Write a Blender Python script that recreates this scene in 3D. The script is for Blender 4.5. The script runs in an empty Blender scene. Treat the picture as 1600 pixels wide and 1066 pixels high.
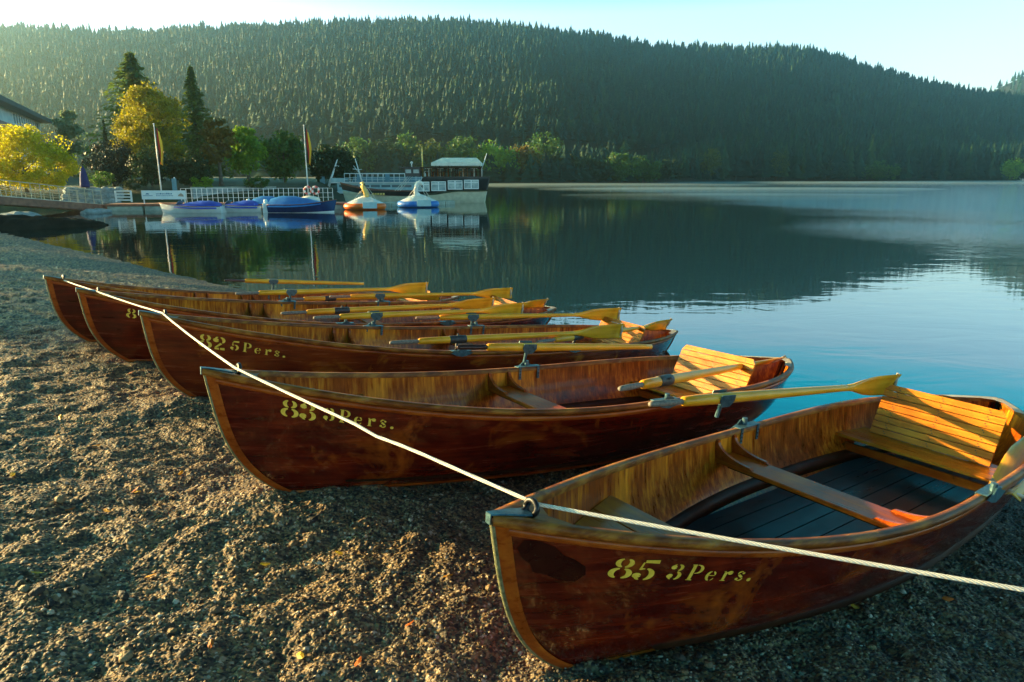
import bpy, math, random
import numpy as np
from mathutils import Vector, Matrix, Euler
R = math.radians
S = bpy.context.scene
COL = S.collection
rng = np.random.default_rng(11)
random.seed(11)

# ------------------------------------------------------------------ camera, sky, sun
H = 2.2; FPX = 1082.0; PITCH = math.atan((533 - 279) / FPX)
CP, SP = math.cos(PITCH), math.sin(PITCH)
cam = bpy.data.objects.new('camera', bpy.data.cameras.new('camera'))
COL.objects.link(cam)
cam.location = (0, 0, H); cam.rotation_euler = (R(90) - PITCH, 0, 0)
cam.data.sensor_width = 36; cam.data.lens = FPX / 1600 * 36
cam.data.clip_start = 0.05; cam.data.clip_end = 6000
S.camera = cam

SUN_EL = 12.0
SUN_AZ = 76.0            # degrees to the left of the viewing direction
sdir = Vector((-math.sin(R(SUN_AZ)) * math.cos(R(SUN_EL)), math.cos(R(SUN_AZ)) * math.cos(R(SUN_EL)), math.sin(R(SUN_EL))))
W = bpy.data.worlds.new('World'); S.world = W; W.use_nodes = True
nt = W.node_tree; nt.nodes.clear()
sky = nt.nodes.new('ShaderNodeTexSky'); sky.sky_type = 'NISHITA'; sky.sun_disc = False
sky.sun_elevation = R(SUN_EL); sky.sun_rotation = R(-SUN_AZ)
sky.altitude = 800; sky.air_density = 1.0; sky.dust_density = 2.0; sky.ozone_density = 2.0
tint = nt.nodes.new('ShaderNodeMix'); tint.data_type = 'RGBA'; tint.blend_type = 'MULTIPLY'
tint.inputs[0].default_value = 1.0
# milky cream air near the horizon, clear turquoise higher up
tcw = nt.nodes.new('ShaderNodeTexCoord'); sxw = nt.nodes.new('ShaderNodeSeparateXYZ'); nt.links.new(tcw.outputs['Generated'], sxw.inputs[0])
rw = nt.nodes.new('ShaderNodeValToRGB'); nt.links.new(sxw.outputs[2], rw.inputs[0])
_e = rw.color_ramp.elements
for _i, (_p, _c) in enumerate([(0.0, (1.0, .92, .78)), (0.208, (1.0, .98, .88)), (0.268, (.0, 1.12, 1.05)), (0.41, (.0, .98, .98)), (0.47, (.14, .24, .23)), (1.0, (.20, .19, .16))]):
    if _i > 1: _e.new(_p)
    _e[_i].position = _p; _e[_i].color = (*_c, 1)
_k = nt.nodes.new('ShaderNodeVectorMath'); _k.operation = 'SCALE'; _k.inputs['Scale'].default_value = 1.5; nt.links.new(rw.outputs[0], _k.inputs[0]); nt.links.new(_k.outputs[0], tint.inputs[7])
bg = nt.nodes.new('ShaderNodeBackground'); bg.inputs['Strength'].default_value = 0.08
wo = nt.nodes.new('ShaderNodeOutputWorld')
nt.links.new(sky.outputs[0], tint.inputs[6]); nt.links.new(tint.outputs[2], bg.inputs[0]); nt.links.new(bg.outputs[0], wo.inputs[0])
sl = bpy.data.lights.new('sun', 'SUN'); sl.energy = 5.0; sl.angle = R(0.5); sl.color = (1.0, 0.69, 0.29)
so = bpy.data.objects.new('sun', sl); COL.objects.link(so)
so.rotation_euler = (-sdir).to_track_quat('-Z', 'Y').to_euler(); so.location = sdir * 900
S.view_settings.view_transform = 'Standard'; S.view_settings.look = 'None'
S.view_settings.exposure = 2.3; S.view_settings.gamma = 1.0
S.render.engine = 'CYCLES'
cy = S.cycles
cy.use_denoising = True; cy.max_bounces = 7; cy.diffuse_bounces = 3; cy.glossy_bounces = 4
cy.transmission_bounces = 3; cy.volume_bounces = 0; cy.transparent_max_bounces = 8
cy.caustics_reflective = False; cy.caustics_refractive = False; cy.sample_clamp_indirect = 6

# ------------------------------------------------------------------ helpers
def at(px, py, Y):
    """point of the world seen at photo pixel (px, py) at distance Y ahead"""
    a = (px - 800) / FPX; b = -(py - 533) / FPX
    s = Y / (CP + SP * b)
    return Vector((a * s, Y, H + (-SP + CP * b) * s))

def tag(o, label=None, cat=None, group=None, kind=None):
    if label: o['label'] = label
    if cat: o['category'] = cat
    if group: o['group'] = group
    if kind: o['kind'] = kind
    return o

def empty(name, loc=(0, 0, 0), rot=(0, 0, 0), label=None, cat=None, group=None):
    o = bpy.data.objects.new(name, None); COL.objects.link(o)
    o.empty_display_size = 0.2
    o.location = loc; o.rotation_euler = rot
    return tag(o, label, cat, group)

def link(name, me, mats, parent=None, loc=None, smooth=None):
    o = bpy.data.objects.new(name, me); COL.objects.link(o)
    if not isinstance(mats, (list, tuple)): mats = [mats]
    if not me.materials:
        for m in mats: me.materials.append(m)
    if parent: o.parent = parent
    if loc is not None: o.location = loc
    if smooth: me.shade_smooth()
    return o

def copy_tree(o, parent=None):
    c = o.copy(); COL.objects.link(c); c.parent = parent
    for ch in list(o.children): copy_tree(ch, c)
    return c

def np_mesh(name, V, F, k):
    """fast mesh from an (n,3) array and an (m,k) face array"""
    me = bpy.data.meshes.new(name)
    V = np.asarray(V, np.float32); F = np.asarray(F, np.int32)
    me.vertices.add(len(V)); me.vertices.foreach_set('co', V.ravel())
    me.loops.add(F.size); me.loops.foreach_set('vertex_index', F.ravel())
    me.polygons.add(len(F))
    me.polygons.foreach_set('loop_start', np.arange(0, F.size, k, dtype=np.int32))
    me.polygons.foreach_set('loop_total', np.full(len(F), k, np.int32))
    me.update(calc_edges=True)
    return me

class MB:
    """collects shapes and links them as ONE mesh object"""
    def __init__(s): s.v = []; s.f = []; s.m = []
    def add(s, vs, fs, mi=0):
        n = len(s.v); s.v += [tuple(p) for p in vs]; s.f += [tuple(i + n for i in f) for f in fs]; s.m += [mi] * len(fs)
    def box(s, lo, hi, mi=0, M=None, bev=0):
        (a, b, c), (d, e, f) = lo, hi
        vs = [Vector(p) for p in [(a, b, c), (d, b, c), (d, e, c), (a, e, c), (a, b, f), (d, b, f), (d, e, f), (a, e, f)]]
        if M: vs = [M @ p for p in vs]
        s.add(vs, [(0, 3, 2, 1), (4, 5, 6, 7), (0, 1, 5, 4), (1, 2, 6, 5), (2, 3, 7, 6), (3, 0, 4, 7)], mi)
    def bar(s, p, q, w, h=None, up=Vector((0, 0, 1)), mi=0):
        """rectangular bar from p to q, w across and h along up"""
        p, q = Vector(p), Vector(q); h = w if h is None else h
        d = (q - p).normalized(); sd = d.cross(up)
        if sd.length < 1e-4: sd = d.cross(Vector((1, 0, 0)))
        sd.normalize(); u = sd.cross(d)
        vs = [c + sd * (i * w / 2) + u * (j * h / 2) for c in (p, q) for i, j in ((-1, -1), (1, -1), (1, 1), (-1, 1))]
        s.add(vs, [(0, 3, 2, 1), (4, 5, 6, 7), (0, 1, 5, 4), (1, 2, 6, 5), (2, 3, 7, 6), (3, 0, 4, 7)], mi)
    def tube(s, pts, rads, n=8, mi=0, sq=None):
        """round tube through pts; sq = per-point (a,b) squash along side/up"""
        pts = [Vector(p) for p in pts]
        if not isinstance(rads, (list, tuple)): rads = [rads] * len(pts)
        vs, fs = [], []; ref = Vector((0, 0, 1))
        for i, p in enumerate(pts):
            d = (pts[min(i + 1, len(pts) - 1)] - pts[max(i - 1, 0)]).normalized()
            sd = d.cross(ref)
            if sd.length < 1e-3: sd = d.cross(Vector((0, 1, 0)))
            sd.normalize(); u = sd.cross(d)
            a, b = sq[i] if sq else (1, 1)
            for k in range(n):
                t = 2 * math.pi * k / n
                vs.append(p + sd * (math.cos(t) * rads[i] * a) + u * (math.sin(t) * rads[i] * b))
        for i in range(len(pts) - 1):
            for k in range(n):
                fs.append((i * n + k, i * n + (k + 1) % n, (i + 1) * n + (k + 1) % n, (i + 1) * n + k))
        fs.append(tuple(range(n))[::-1]); fs.append(tuple((len(pts) - 1) * n + k for k in range(n)))
        s.add(vs, fs, mi)
    def grid(s, P, mi=0, flip=False):
        """P[i][j] points -> quads"""
        n, m = len(P), len(P[0]); fs = []
        for i in range(n - 1):
            for j in range(m - 1):
                q = (i * m + j, i * m + j + 1, (i + 1) * m + j + 1, (i + 1) * m + j)
                fs.append(q[::-1] if flip else q)
        s.add([p for row in P for p in row], fs, mi)
    def prism(s, poly, lo, hi, axis=2, mi=0, M=None):
        """polygon (list of 2D) extruded along axis"""
        def mk(p, h):
            c = [p[0], p[1]]; c.insert(axis, h); return Vector(c)
        n = len(poly); vs = [mk(p, lo) for p in poly] + [mk(p, hi) for p in poly]
        if M: vs = [M @ v for v in vs]
        s.add(vs, [tuple(range(n))[::-1], tuple(range(n, 2 * n))] + [(i, (i + 1) % n, n + (i + 1) % n, n + i) for i in range(n)], mi)
    def ball(s, c, r, n=8, m=6, mi=0, sc=(1, 1, 1)):
        P = []
        for i in range(m + 1):
            th = math.pi * i / m
            P.append([(c[0] + r * sc[0] * math.sin(th) * math.cos(2 * math.pi * j / n), c[1] + r * sc[1] * math.sin(th) * math.sin(2 * math.pi * j / n), c[2] + r * sc[2] * math.cos(th)) for j in range(n + 1)])
        s.grid(P, mi, True)
    def build(s, name, mats, parent=None, smooth=False, loc=None, merge=0.0, bevel=0.0):
        me = bpy.data.meshes.new(name); me.from_pydata(s.v, [], s.f)
        if not isinstance(mats, (list, tuple)): mats = [mats]
        for m in mats: me.materials.append(m)
        me.polygons.foreach_set('material_index', s.m)
        if merge:
            import bmesh
            bm = bmesh.new(); bm.from_mesh(me); bmesh.ops.remove_doubles(bm, verts=bm.verts, dist=merge)
            bmesh.ops.recalc_face_normals(bm, faces=bm.faces); bm.to_mesh(me); bm.free()
        me.update()
        o = link(name, me, mats, parent, loc)
        if smooth: me.shade_smooth()
        if bevel:
            b = o.modifiers.new('bevel', 'BEVEL'); b.width = bevel; b.segments = 2; b.limit_method = 'ANGLE'
        return o

# ------------------------------------------------------------------ materials
def mat(name, color, rough=0.6, metal=0.0, spec=0.5, coat=0.0):
    m = bpy.data.materials.new(name); m.use_nodes = True
    p = m.node_tree.nodes['Principled BSDF']
    p.inputs['Base Color'].default_value = (*color, 1); p.inputs['Roughness'].default_value = rough
    p.inputs['Metallic'].default_value = metal; p.inputs['Specular IOR Level'].default_value = spec
    p.inputs['Coat Weight'].default_value = coat; p.inputs['Coat Roughness'].default_value = 0.12
    return m

def N(m, t, **kw):
    n = m.node_tree.nodes.new(t)
    for k, v in kw.items(): setattr(n, k, v)
    return n
def L(m, a, b): m.node_tree.links.new(a, b)
def P_(m): return m.node_tree.nodes['Principled BSDF']

def noise(m, scale, vec=None, detail=4, rough=0.55, dist=0.0):
    n = N(m, 'ShaderNodeTexNoise'); n.inputs['Scale'].default_value = scale
    n.inputs['Detail'].default_value = detail; n.inputs['Roughness'].default_value = rough; n.inputs['Distortion'].default_value = dist
    if vec: L(m, vec, n.inputs['Vector'])
    return n
def ramp(m, fac, stops):
    r = N(m, 'ShaderNodeValToRGB'); L(m, fac, r.inputs[0])
    e = r.color_ramp.elements
    while len(e) < len(stops): e.new(0.5)
    for i, (p, c) in enumerate(stops):
        e[i].position = p; e[i].color = (*c, 1) if len(c) == 3 else c
    return r
def mixc(m, fac, a, b, mode='MIX'):
    x = N(m, 'ShaderNodeMix', data_type='RGBA', blend_type=mode)
    for src, i in ((fac, 0), (a, 6), (b, 7)):
        if isinstance(src, (int, float)): x.inputs[i].default_value = src
        elif isinstance(src, tuple): x.inputs[i].default_value = (*src, 1)
        else: L(m, src, x.inputs[i])
    return x.outputs[2]
def bump(m, height, strength, dist, normal=None):
    b = N(m, 'ShaderNodeBump'); b.inputs['Strength'].default_value = strength; b.inputs['Distance'].default_value = dist
    L(m, height, b.inputs['Height'])
    if normal: L(m, normal, b.inputs['Normal'])
    L(m, b.outputs[0], P_(m).inputs['Normal']); return b

def wood(name, cols, grain, big=2.0, rough=0.32, coat=0.5, stain=None, bstr=0.25, cr=0.12):
    """streaky varnished wood; grain = scale per axis in the part's own space"""
    m = mat(name, cols[1], rough, coat=coat, spec=0.30 if coat > 0.3 else 0.14); P_(m).inputs['Coat Roughness'].default_value = cr
    tc = N(m, 'ShaderNodeTexCoord'); mp = N(m, 'ShaderNodeMapping'); L(m, tc.outputs['Object'], mp.inputs[0])
    mp.inputs['Scale'].default_value = grain
    n1 = noise(m, 1.0, mp.outputs[0], 9, 0.68, 0.25)
    n2 = noise(m, big, tc.outputs['Object'], 3, 0.5, 1.2)
    ad = N(m, 'ShaderNodeMath', operation='MULTIPLY_ADD'); L(m, n2.outputs[0], ad.inputs[0]); ad.inputs[1].default_value = 0.55
    sb = N(m, 'ShaderNodeMath', operation='MULTIPLY_ADD'); L(m, n1.outputs[0], sb.inputs[0]); sb.inputs[1].default_value = 0.75; sb.inputs[2].default_value = -0.12
    L(m, sb.outputs[0], ad.inputs[2])
    r = ramp(m, ad.outputs[0], [(0.28, cols[0]), (0.5, cols[1]), (0.72, cols[2])])
    out = r.outputs[0]
    if stain:
        n3 = noise(m, stain[1], tc.outputs['Object'], 5, 0.65, 0.8)
        f = ramp(m, n3.outputs[0], [(stain[2], (0, 0, 0)), (stain[2] + 0.12, (1, 1, 1))])
        out = mixc(m, f.outputs[0], out, stain[0])
    L(m, out, P_(m).inputs['Base Color'])
    rr = ramp(m, n1.outputs[0], [(0.3, (rough * 0.75,) * 3), (0.75, (min(1, rough * 1.7),) * 3)])
    L(m, rr.outputs[0], P_(m).inputs['Roughness'])
    bump(m, n1.outputs[0], bstr, 0.002)
    return m

def speckle(name, c1, c2, scale, rough=0.7, bs=0.3, bd=0.01, coord='Object'):
    m = mat(name, c1, rough)
    tc = N(m, 'ShaderNodeTexCoord')
    n = noise(m, scale, tc.outputs[coord], 5, 0.6)
    r = ramp(m, n.outputs[0], [(0.35, c1), (0.65, c2)]); L(m, r.outputs[0], P_(m).inputs['Base Color'])
    bump(m, n.outputs[0], bs, bd)
    return m

def leafmat(name, c1, c2, trans=0.35, rough=0.55):
    """leaf material: colour varies leaf by leaf, some light passes through"""
    m = mat(name, c1, rough, spec=0.25)
    g = N(m, 'ShaderNodeNewGeometry')
    r = ramp(m, g.outputs['Random Per Island'], [(0.0, c1), (1.0, c2)])
    L(m, r.outputs[0], P_(m).inputs['Base Color'])
    tr = N(m, 'ShaderNodeBsdfTranslucent'); L(m, r.outputs[0], tr.inputs[0])
    ms = N(m, 'ShaderNodeMixShader'); ms.inputs[0].default_value = trans
    out = m.node_tree.nodes['Material Output']
    L(m, P_(m).outputs[0], ms.inputs[1]); L(m, tr.outputs[0], ms.inputs[2]); L(m, ms.outputs[0], out.inputs['Surface'])
    return m

M = {}
M['hull'] = wood('red_varnish_ply', [(0.014, 0.0005, 0.0005), (0.070, 0.0032, 0.0010), (0.18, 0.014, 0.0016)], (2.5, 2.5, 26), 2.4, 0.2, 0.5, ((0.34, 0.065, 0.005), 1.7, 0.58), 0.06, 0.06)
M['hull_orange'] = wood('orange_varnish_ply', [(0.035, 0.002, 0.001), (0.12, 0.012, 0.0022), (0.22, 0.034, 0.004)], (2.5, 2.5, 26), 2.0, 0.2, 0.5, ((0.42, 0.12, 0.010), 2.1, 0.58), 0.06, 0.06)
M['lining'] = wood('gold_varnish_ply', [(0.040, 0.006, 0.0006), (0.27, 0.050, 0.002), (0.74, 0.235, 0.012)], (34, 34, 1.3), 1.5, 0.30, 0.12, None, 0.12, 0.08)
M['gunwale'] = wood('worn_gunwale_wood', [(0.035, 0.007, 0.002), (0.18, 0.048, 0.006), (0.40, 0.16, 0.022)], (1.6, 30, 30), 5, 0.4, 0.0, ((0.26, 0.15, 0.07), 7, 0.62), 0.35)
M['rail'] = wood('orange_varnish_wood', [(0.10, 0.014, 0.002), (0.27, 0.045, 0.004), (0.42, 0.10, 0.009)], (2, 25, 25), 3, 0.28, 0.12, None, 0.15)
M['seat'] = wood('golden_seat_wood', [(0.14, 0.032, 0.003), (0.38, 0.115, 0.007), (0.55, 0.21, 0.015)], (14, 2.0, 14), 2.6, 0.3, 0.05, None, 0.15)
M['thwart'] = wood('red_brown_thwart_wood', [(0.09, 0.011, 0.001), (0.34, 0.058, 0.003), (0.56, 0.14, 0.009)], (22, 1.6, 22), 2.6, 0.3, 0.0, ((0.05, 0.009, 0.003), 7, 0.62), 0.2)
M['floor'] = wood('sky_teal_floorboard', [(0.004, 0.016, 0.020), (0.010, 0.036, 0.042), (0.022, 0.064, 0.070)], (1.5, 14, 14), 3, 0.3, 0.0, ((0.08, 0.10, 0.10), 6, 0.68), 0.2)  # teal of the reflected sky put into the board colour
M['darkwood'] = wood('dark_frame_wood', [(0.010, 0.004, 0.002), (0.032, 0.009, 0.003), (0.07, 0.022, 0.006)], (2, 20, 20), 3, 0.4, 0.0)
M['patch'] = wood('dark_repair_varnish', [(0.010, 0.0006, 0.0008), (0.018, 0.0012, 0.0014), (0.03, 0.0025, 0.002)], (3, 3, 3), 4, 0.25, 0.2, None, 0.05)
M['oar'] = wood('yellow_varnished_ash', [(0.32, 0.11, 0.005), (0.62, 0.27, 0.012), (0.76, 0.38, 0.024)], (1.4, 26, 26), 3.0, 0.3, 0.2, ((0.24, 0.085, 0.014), 8, 0.68), 0.12)
M['oar_dark'] = wood('dark_ash', [(0.025, 0.009, 0.006), (0.055, 0.020, 0.014), (0.10, 0.042, 0.03)], (1.4, 26, 26), 3.0, 0.25, 0.5, None, 0.12)  # darker brown version of the oar wood
M['grip'] = speckle('grey_worn_grip', (0.10, 0.085, 0.065), (0.20, 0.17, 0.13), 60, 0.7, 0.2, 0.002)
M['leather'] = speckle('black_leather', (0.012, 0.011, 0.010), (0.045, 0.04, 0.035), 70, 0.55, 0.3, 0.002)
M['tealmetal'] = speckle('galvanised_blue_grey_metal', (0.022, 0.060, 0.075), (0.07, 0.15, 0.17), 40, 0.45, 0.3, 0.001); P_(M['tealmetal']).inputs['Metallic'].default_value = 0.45
M['band'] = speckle('verdigris_stem_band', (0.09, 0.10, 0.05), (0.25, 0.25, 0.13), 55, 0.45, 0.3, 0.001); P_(M['band']).inputs['Metallic'].default_value = 0.4
M['black'] = mat('black_iron', (0.012, 0.013, 0.014), 0.42, 0.3)
M['yellow'] = speckle('yellow_stencil_paint', (0.62, 0.37, 0.02), (0.84, 0.53, 0.06), 45, 0.5, 0.1, 0.0005)
M['quarter'] = wood('bare_bleached_wood', [(0.30, 0.22, 0.14), (0.50, 0.40, 0.28), (0.62, 0.53, 0.42)], (2, 24, 24), 3, 0.55, 0.1)
M['rope'] = mat('white_nylon_rope', (0.74, 0.70, 0.58), 0.75)
_m = M['rope']; _tc = N(_m, 'ShaderNodeTexCoord'); _w = N(_m, 'ShaderNodeTexWave'); _w.inputs['Scale'].default_value = 60; _w.bands_direction = 'DIAGONAL'
L(_m, _tc.outputs['Object'], _w.inputs['Vector']); bump(_m, _w.outputs['Fac'], 0.8, 0.003)
_r = ramp(_m, _w.outputs['Fac'], [(0.0, (0.55, 0.51, 0.41)), (0.6, (0.78, 0.74, 0.63))]); L(_m, _r.outputs[0], P_(_m).inputs['Base Color'])

# ------------------------------------------------------------------ beach
NB = np.array([0.72, 0.69])
def ground_z(x, y):
    """smooth beach level: rises inland from the waterline"""
    s = 5.75 - (x * NB[0] + y * NB[1])
    # the waterline swings left along the far part of the bay
    far = np.clip((y - 12) / 16, 0, 1)
    s = s - far * 0.9
    z = np.where(s > 0, 0.09 * s, 0.07 * s)
    # gravel heaped where the two middle boats were dragged ashore
    for bx, by, hd, l0, l1, hh in ((-1.6307, 3.4073, 0.5583, 0.45, 2.4, 0.105), (-2.9975, 5.3194, 0.6104, 0.45, 2.4, 0.05)):
        u = (x - bx) * np.cos(hd) + (y - by) * np.sin(hd); v = -(x - bx) * np.sin(hd) + (y - by) * np.cos(hd)
        d = np.hypot(v, np.maximum(np.maximum(l0 - u, u - l1), 0) * .8)
        z = z + hh * np.exp(-(d / .42) ** 2)
    return np.where(z > 0.9, 0.9 + (z - 0.9) * 0.45, z)

def vnoise(x, y, seed):
    """2D value-gradient noise, range about -1..1"""
    r = np.random.default_rng(seed); T = r.random((256, 256)) * 2 * np.pi
    gx, gy = np.cos(T), np.sin(T)
    xi = np.floor(x).astype(int); yi = np.floor(y).astype(int); fx = x - xi; fy = y - yi
    u = fx * fx * fx * (fx * (fx * 6 - 15) + 10); v = fy * fy * fy * (fy * (fy * 6 - 15) + 10)
    def g(i, j): a = (xi + i) & 255; b = (yi + j) & 255; return gx[a, b] * (fx - i) + gy[a, b] * (fy - j)
    return 1.5 * ((g(0, 0) * (1 - u) + g(1, 0) * u) * (1 - v) + (g(0, 1) * (1 - u) + g(1, 1) * u) * v)

def worley(x, y, cell, seed):
    """height of rounded pebbles and a random id per pebble"""
    r = np.random.default_rng(seed); n = 512
    ox, oy, rv, rr = r.random((n, n)), r.random((n, n)), r.random((n, n)), r.random((n, n))
    X = x / cell; Y = y / cell; xi = np.floor(X).astype(int); yi = np.floor(Y).astype(int)
    best = np.full(x.shape, -9.0); bid = np.zeros(x.shape)
    for i in (-1, 0, 1):
        for j in (-1, 0, 1):
            a = (xi + i) & (n - 1); b = (yi + j) & (n - 1)
            rad = 0.45 + 0.45 * rr[a, b]
            dx = X - (xi + i + ox[a, b]); dy = Y - (yi + j + oy[a, b])
            st = 0.7 + 0.6 * rv[b, a]
            h = (1 - (dx * dx * st + dy * dy / st) / (rad * rad)) * rad
            k = h > best; best = np.where(k, h, best); bid = np.where(k, rv[a, b], bid)
    return np.clip(best, -0.25, 1), bid

def lumps(x, y):
    """trodden, wind-thrown relief of the gravel"""
    wx = x + 0.12 * vnoise(x * 2.1, y * 2.1, 5); wy = y + 0.12 * vnoise(x * 2.1 + 9, y * 2.1, 6)
    a = 0.022 * vnoise(wx * 1.15, wy * 1.5, 1) + 0.024 * vnoise(wx * 2.7, wy * 3.2, 2)
    b = vnoise(wx * 5.5, wy * 6.5, 3); a = a + 0.017 * np.where(b > 0, b, b * 1.3)
    a = a + 0.009 * vnoise(wx * 12, wy * 13, 4) + 0.005 * vnoise(wx * 27, wy * 27, 7)
    s = 5.75 - (x * NB[0] + y * NB[1])
    return a * np.clip(0.15 + s / 2.6, 0.1, 1.0)

def beach_height(x, y):
    return ground_z(x, y) + lumps(x, y)

def beach():
    # rows follow the distance so that nearby gravel is modelled pebble by pebble
    ypx = np.concatenate([np.linspace(1900, 1330, 110), np.linspace(1328, 1080, 130), np.linspace(1079, 420, 830), np.linspace(419, 300, 120)])
    b = -(ypx - 533) / FPX
    Yr = (1.75) * (CP + SP * b) / (SP - CP * b)           # distance for a level 1.75 m below the lens
    Yr = np.concatenate([[-7, -4, -2, -0.8, 0.0, 0.3], Yr[Yr > 0.4]])
    C = np.tan(np.linspace(-1, 1, 1560) * R(62)); C = np.concatenate([np.linspace(-8, -2.0, 40), C, np.linspace(2.0, 8, 25)])
    XX = C[None, :] * np.maximum(Yr, 0.9)[:, None]; YY = np.repeat(Yr[:, None], len(C), 1)
    XX = np.clip(XX, -70, 30)
    Z = beach_height(XX, YY)
    h1, id1 = worley(XX, YY, 0.0095, 21); h2, id2 = worley(XX + 3.3, YY + 1.7, 0.019, 22)
    fade = np.clip(1.6 - YY / 9, 0, 1)
    big = np.clip((id2 - 0.62) * 6, 0, 1) * np.clip(h2, 0, 1)
    Z = Z + fade * (0.0036 * h1 + 0.0075 * big)
    ident = np.where(big > 0.22, (id2 * 7.13) % 1, id1)
    n, m = XX.shape
    V = np.stack([XX, YY, Z], -1).reshape(-1, 3)
    idx = np.arange(n * m).reshape(n, m)
    F = np.stack([idx[:-1, :-1], idx[:-1, 1:], idx[1:, 1:], idx[1:, :-1]], -1).reshape(-1, 4)
    keep = ~((V[F[:, 0], 0] <= -69.9) & (V[F[:, 1], 0] <= -69.9)) & ~((V[F[:, 0], 0] >= 29.9) & (V[F[:, 1], 0] >= 29.9))
    keep &= V[F].min(1)[:, 2] > -1.2
    me = np_mesh('beach', V, F[keep], 4); me.shade_smooth()
    a = me.attributes.new('stone', 'FLOAT', 'POINT'); a.data.foreach_set('value', ident.ravel().astype(np.float32))
    m = mat('gravel', (0.15, 0.15, 0.14), 0.75, spec=0.35)
    at_ = N(m, 'ShaderNodeAttribute', attribute_name='stone')
    r = ramp(m, at_.outputs['Fac'], [(0.0, (0.015, 0.014, 0.013)), (0.22, (0.055, 0.040, 0.028)), (0.48, (0.120, 0.085, 0.050)), (0.68, (0.22, 0.135, 0.050)), (0.88, (0.25, 0.185, 0.105)), (1.0, (0.50, 0.43, 0.33))])
    g = N(m, 'ShaderNodeNewGeometry')
    nb = noise(m, 0.9, g.outputs['Position'], 4)
    tone = ramp(m, nb.outputs[0], [(0.3, (0.72, 0.74, 0.76)), (0.7, (1.12, 1.06, 0.98))])
    c = mixc(m, 1.0, r.outputs[0], tone.outputs[0], 'MULTIPLY')
    # gravel is darker where the lake wets it
    sx = N(m, 'ShaderNodeSeparateXYZ'); L(m, g.outputs['Position'], sx.inputs[0])
    wet = N(m, 'ShaderNodeMapRange'); wet.inputs[1].default_value = 0.01; wet.inputs[2].default_value = 0.17
    wet.inputs[3].default_value = 0.30; wet.inputs[4].default_value = 1.0; L(m, sx.outputs[2], wet.inputs[0])
    c2 = mixc(m, 1.0, c, wet.outputs[0], 'MULTIPLY')
    L(m, c2, P_(m).inputs['Base Color'])
    nf = noise(m, 130, g.outputs['Position'], 3, 0.6); vo = N(m, 'ShaderNodeTexVoronoi'); vo.inputs['Scale'].default_value = 55; L(m, g.outputs['Position'], vo.inputs['Vector'])
    b1 = bump(m, vo.outputs['Distance'], 0.7, 0.012); b1.invert = True
    b2 = bump(m, nf.outputs[0], 0.3, 0.003, b1.outputs[0])
    o = link('beach', me, m); tag(o, kind='structure')
    M['gravel'] = m
beach()

def pebbles():
    """loose stones lying on the beach, one uncountable mass"""
    t = (1 + 5 ** 0.5) / 2
    ico = np.array([(-1, t, 0), (1, t, 0), (-1, -t, 0), (1, -t, 0), (0, -1, t), (0, 1, t), (0, -1, -t), (0, 1, -t), (t, 0, -1), (t, 0, 1), (-t, 0, -1), (-t, 0, 1)]) / 1.9
    fc = np.array([(0, 11, 5), (0, 5, 1), (0, 1, 7), (0, 7, 10), (0, 10, 11), (1, 5, 9), (5, 11, 4), (11, 10, 2), (10, 7, 6), (7, 1, 8), (3, 9, 4), (3, 4, 2), (3, 2, 6), (3, 6, 8), (3, 8, 9), (4, 9, 5), (2, 4, 11), (6, 2, 10), (8, 6, 7), (9, 8, 1)])
    n = 26000
    y = 0.9 + 7.5 * rng.random(n * 3) ** 1.5; x = (rng.random(n * 3) * 2 - 1) * (y * 0.95 + 0.4)
    s = 5.75 - (x * NB[0] + y * NB[1]); k = (s > 0.25); x, y = x[k][:n], y[k][:n]; n = len(x)
    z = beach_height(x, y)
    sz = 0.0042 * np.exp(rng.normal(0, 0.42, n)) + 0.0012; sz[:420] *= rng.uniform(2.0, 4.2, 420)
    sc = sz[:, None] * np.stack([rng.uniform(.8, 1.5, n), rng.uniform(.7, 1.1, n), rng.uniform(.45, .8, n)], 1)
    a = rng.random(n) * 6.283; ca, sa = np.cos(a), np.sin(a)
    V = ico[None] * sc[:, None] * rng.uniform(.82, 1.15, (n, 12, 1))
    X = V[..., 0] * ca[:, None] - V[..., 1] * sa[:, None]; Y = V[..., 0] * sa[:, None] + V[..., 1] * ca[:, None]
    V = np.stack([X + x[:, None], Y + y[:, None], V[..., 2] + (z + sz * 0.55 + 0.003)[:, None]], -1).reshape(-1, 3)
    F = (fc[None] + (np.arange(n) * 12)[:, None, None]).reshape(-1, 3)
    me = np_mesh('loose_pebbles', V, F, 3); me.shade_smooth()
    at_ = me.attributes.new('stone', 'FLOAT', 'POINT'); at_.data.foreach_set('value', np.repeat(rng.random(n), 12).astype(np.float32))
    tag(link('loose_pebbles', me, M['gravel']), 'small grey and tan pebbles lying loose on the gravel beach', 'pebbles', kind='stuff')
pebbles()

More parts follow.
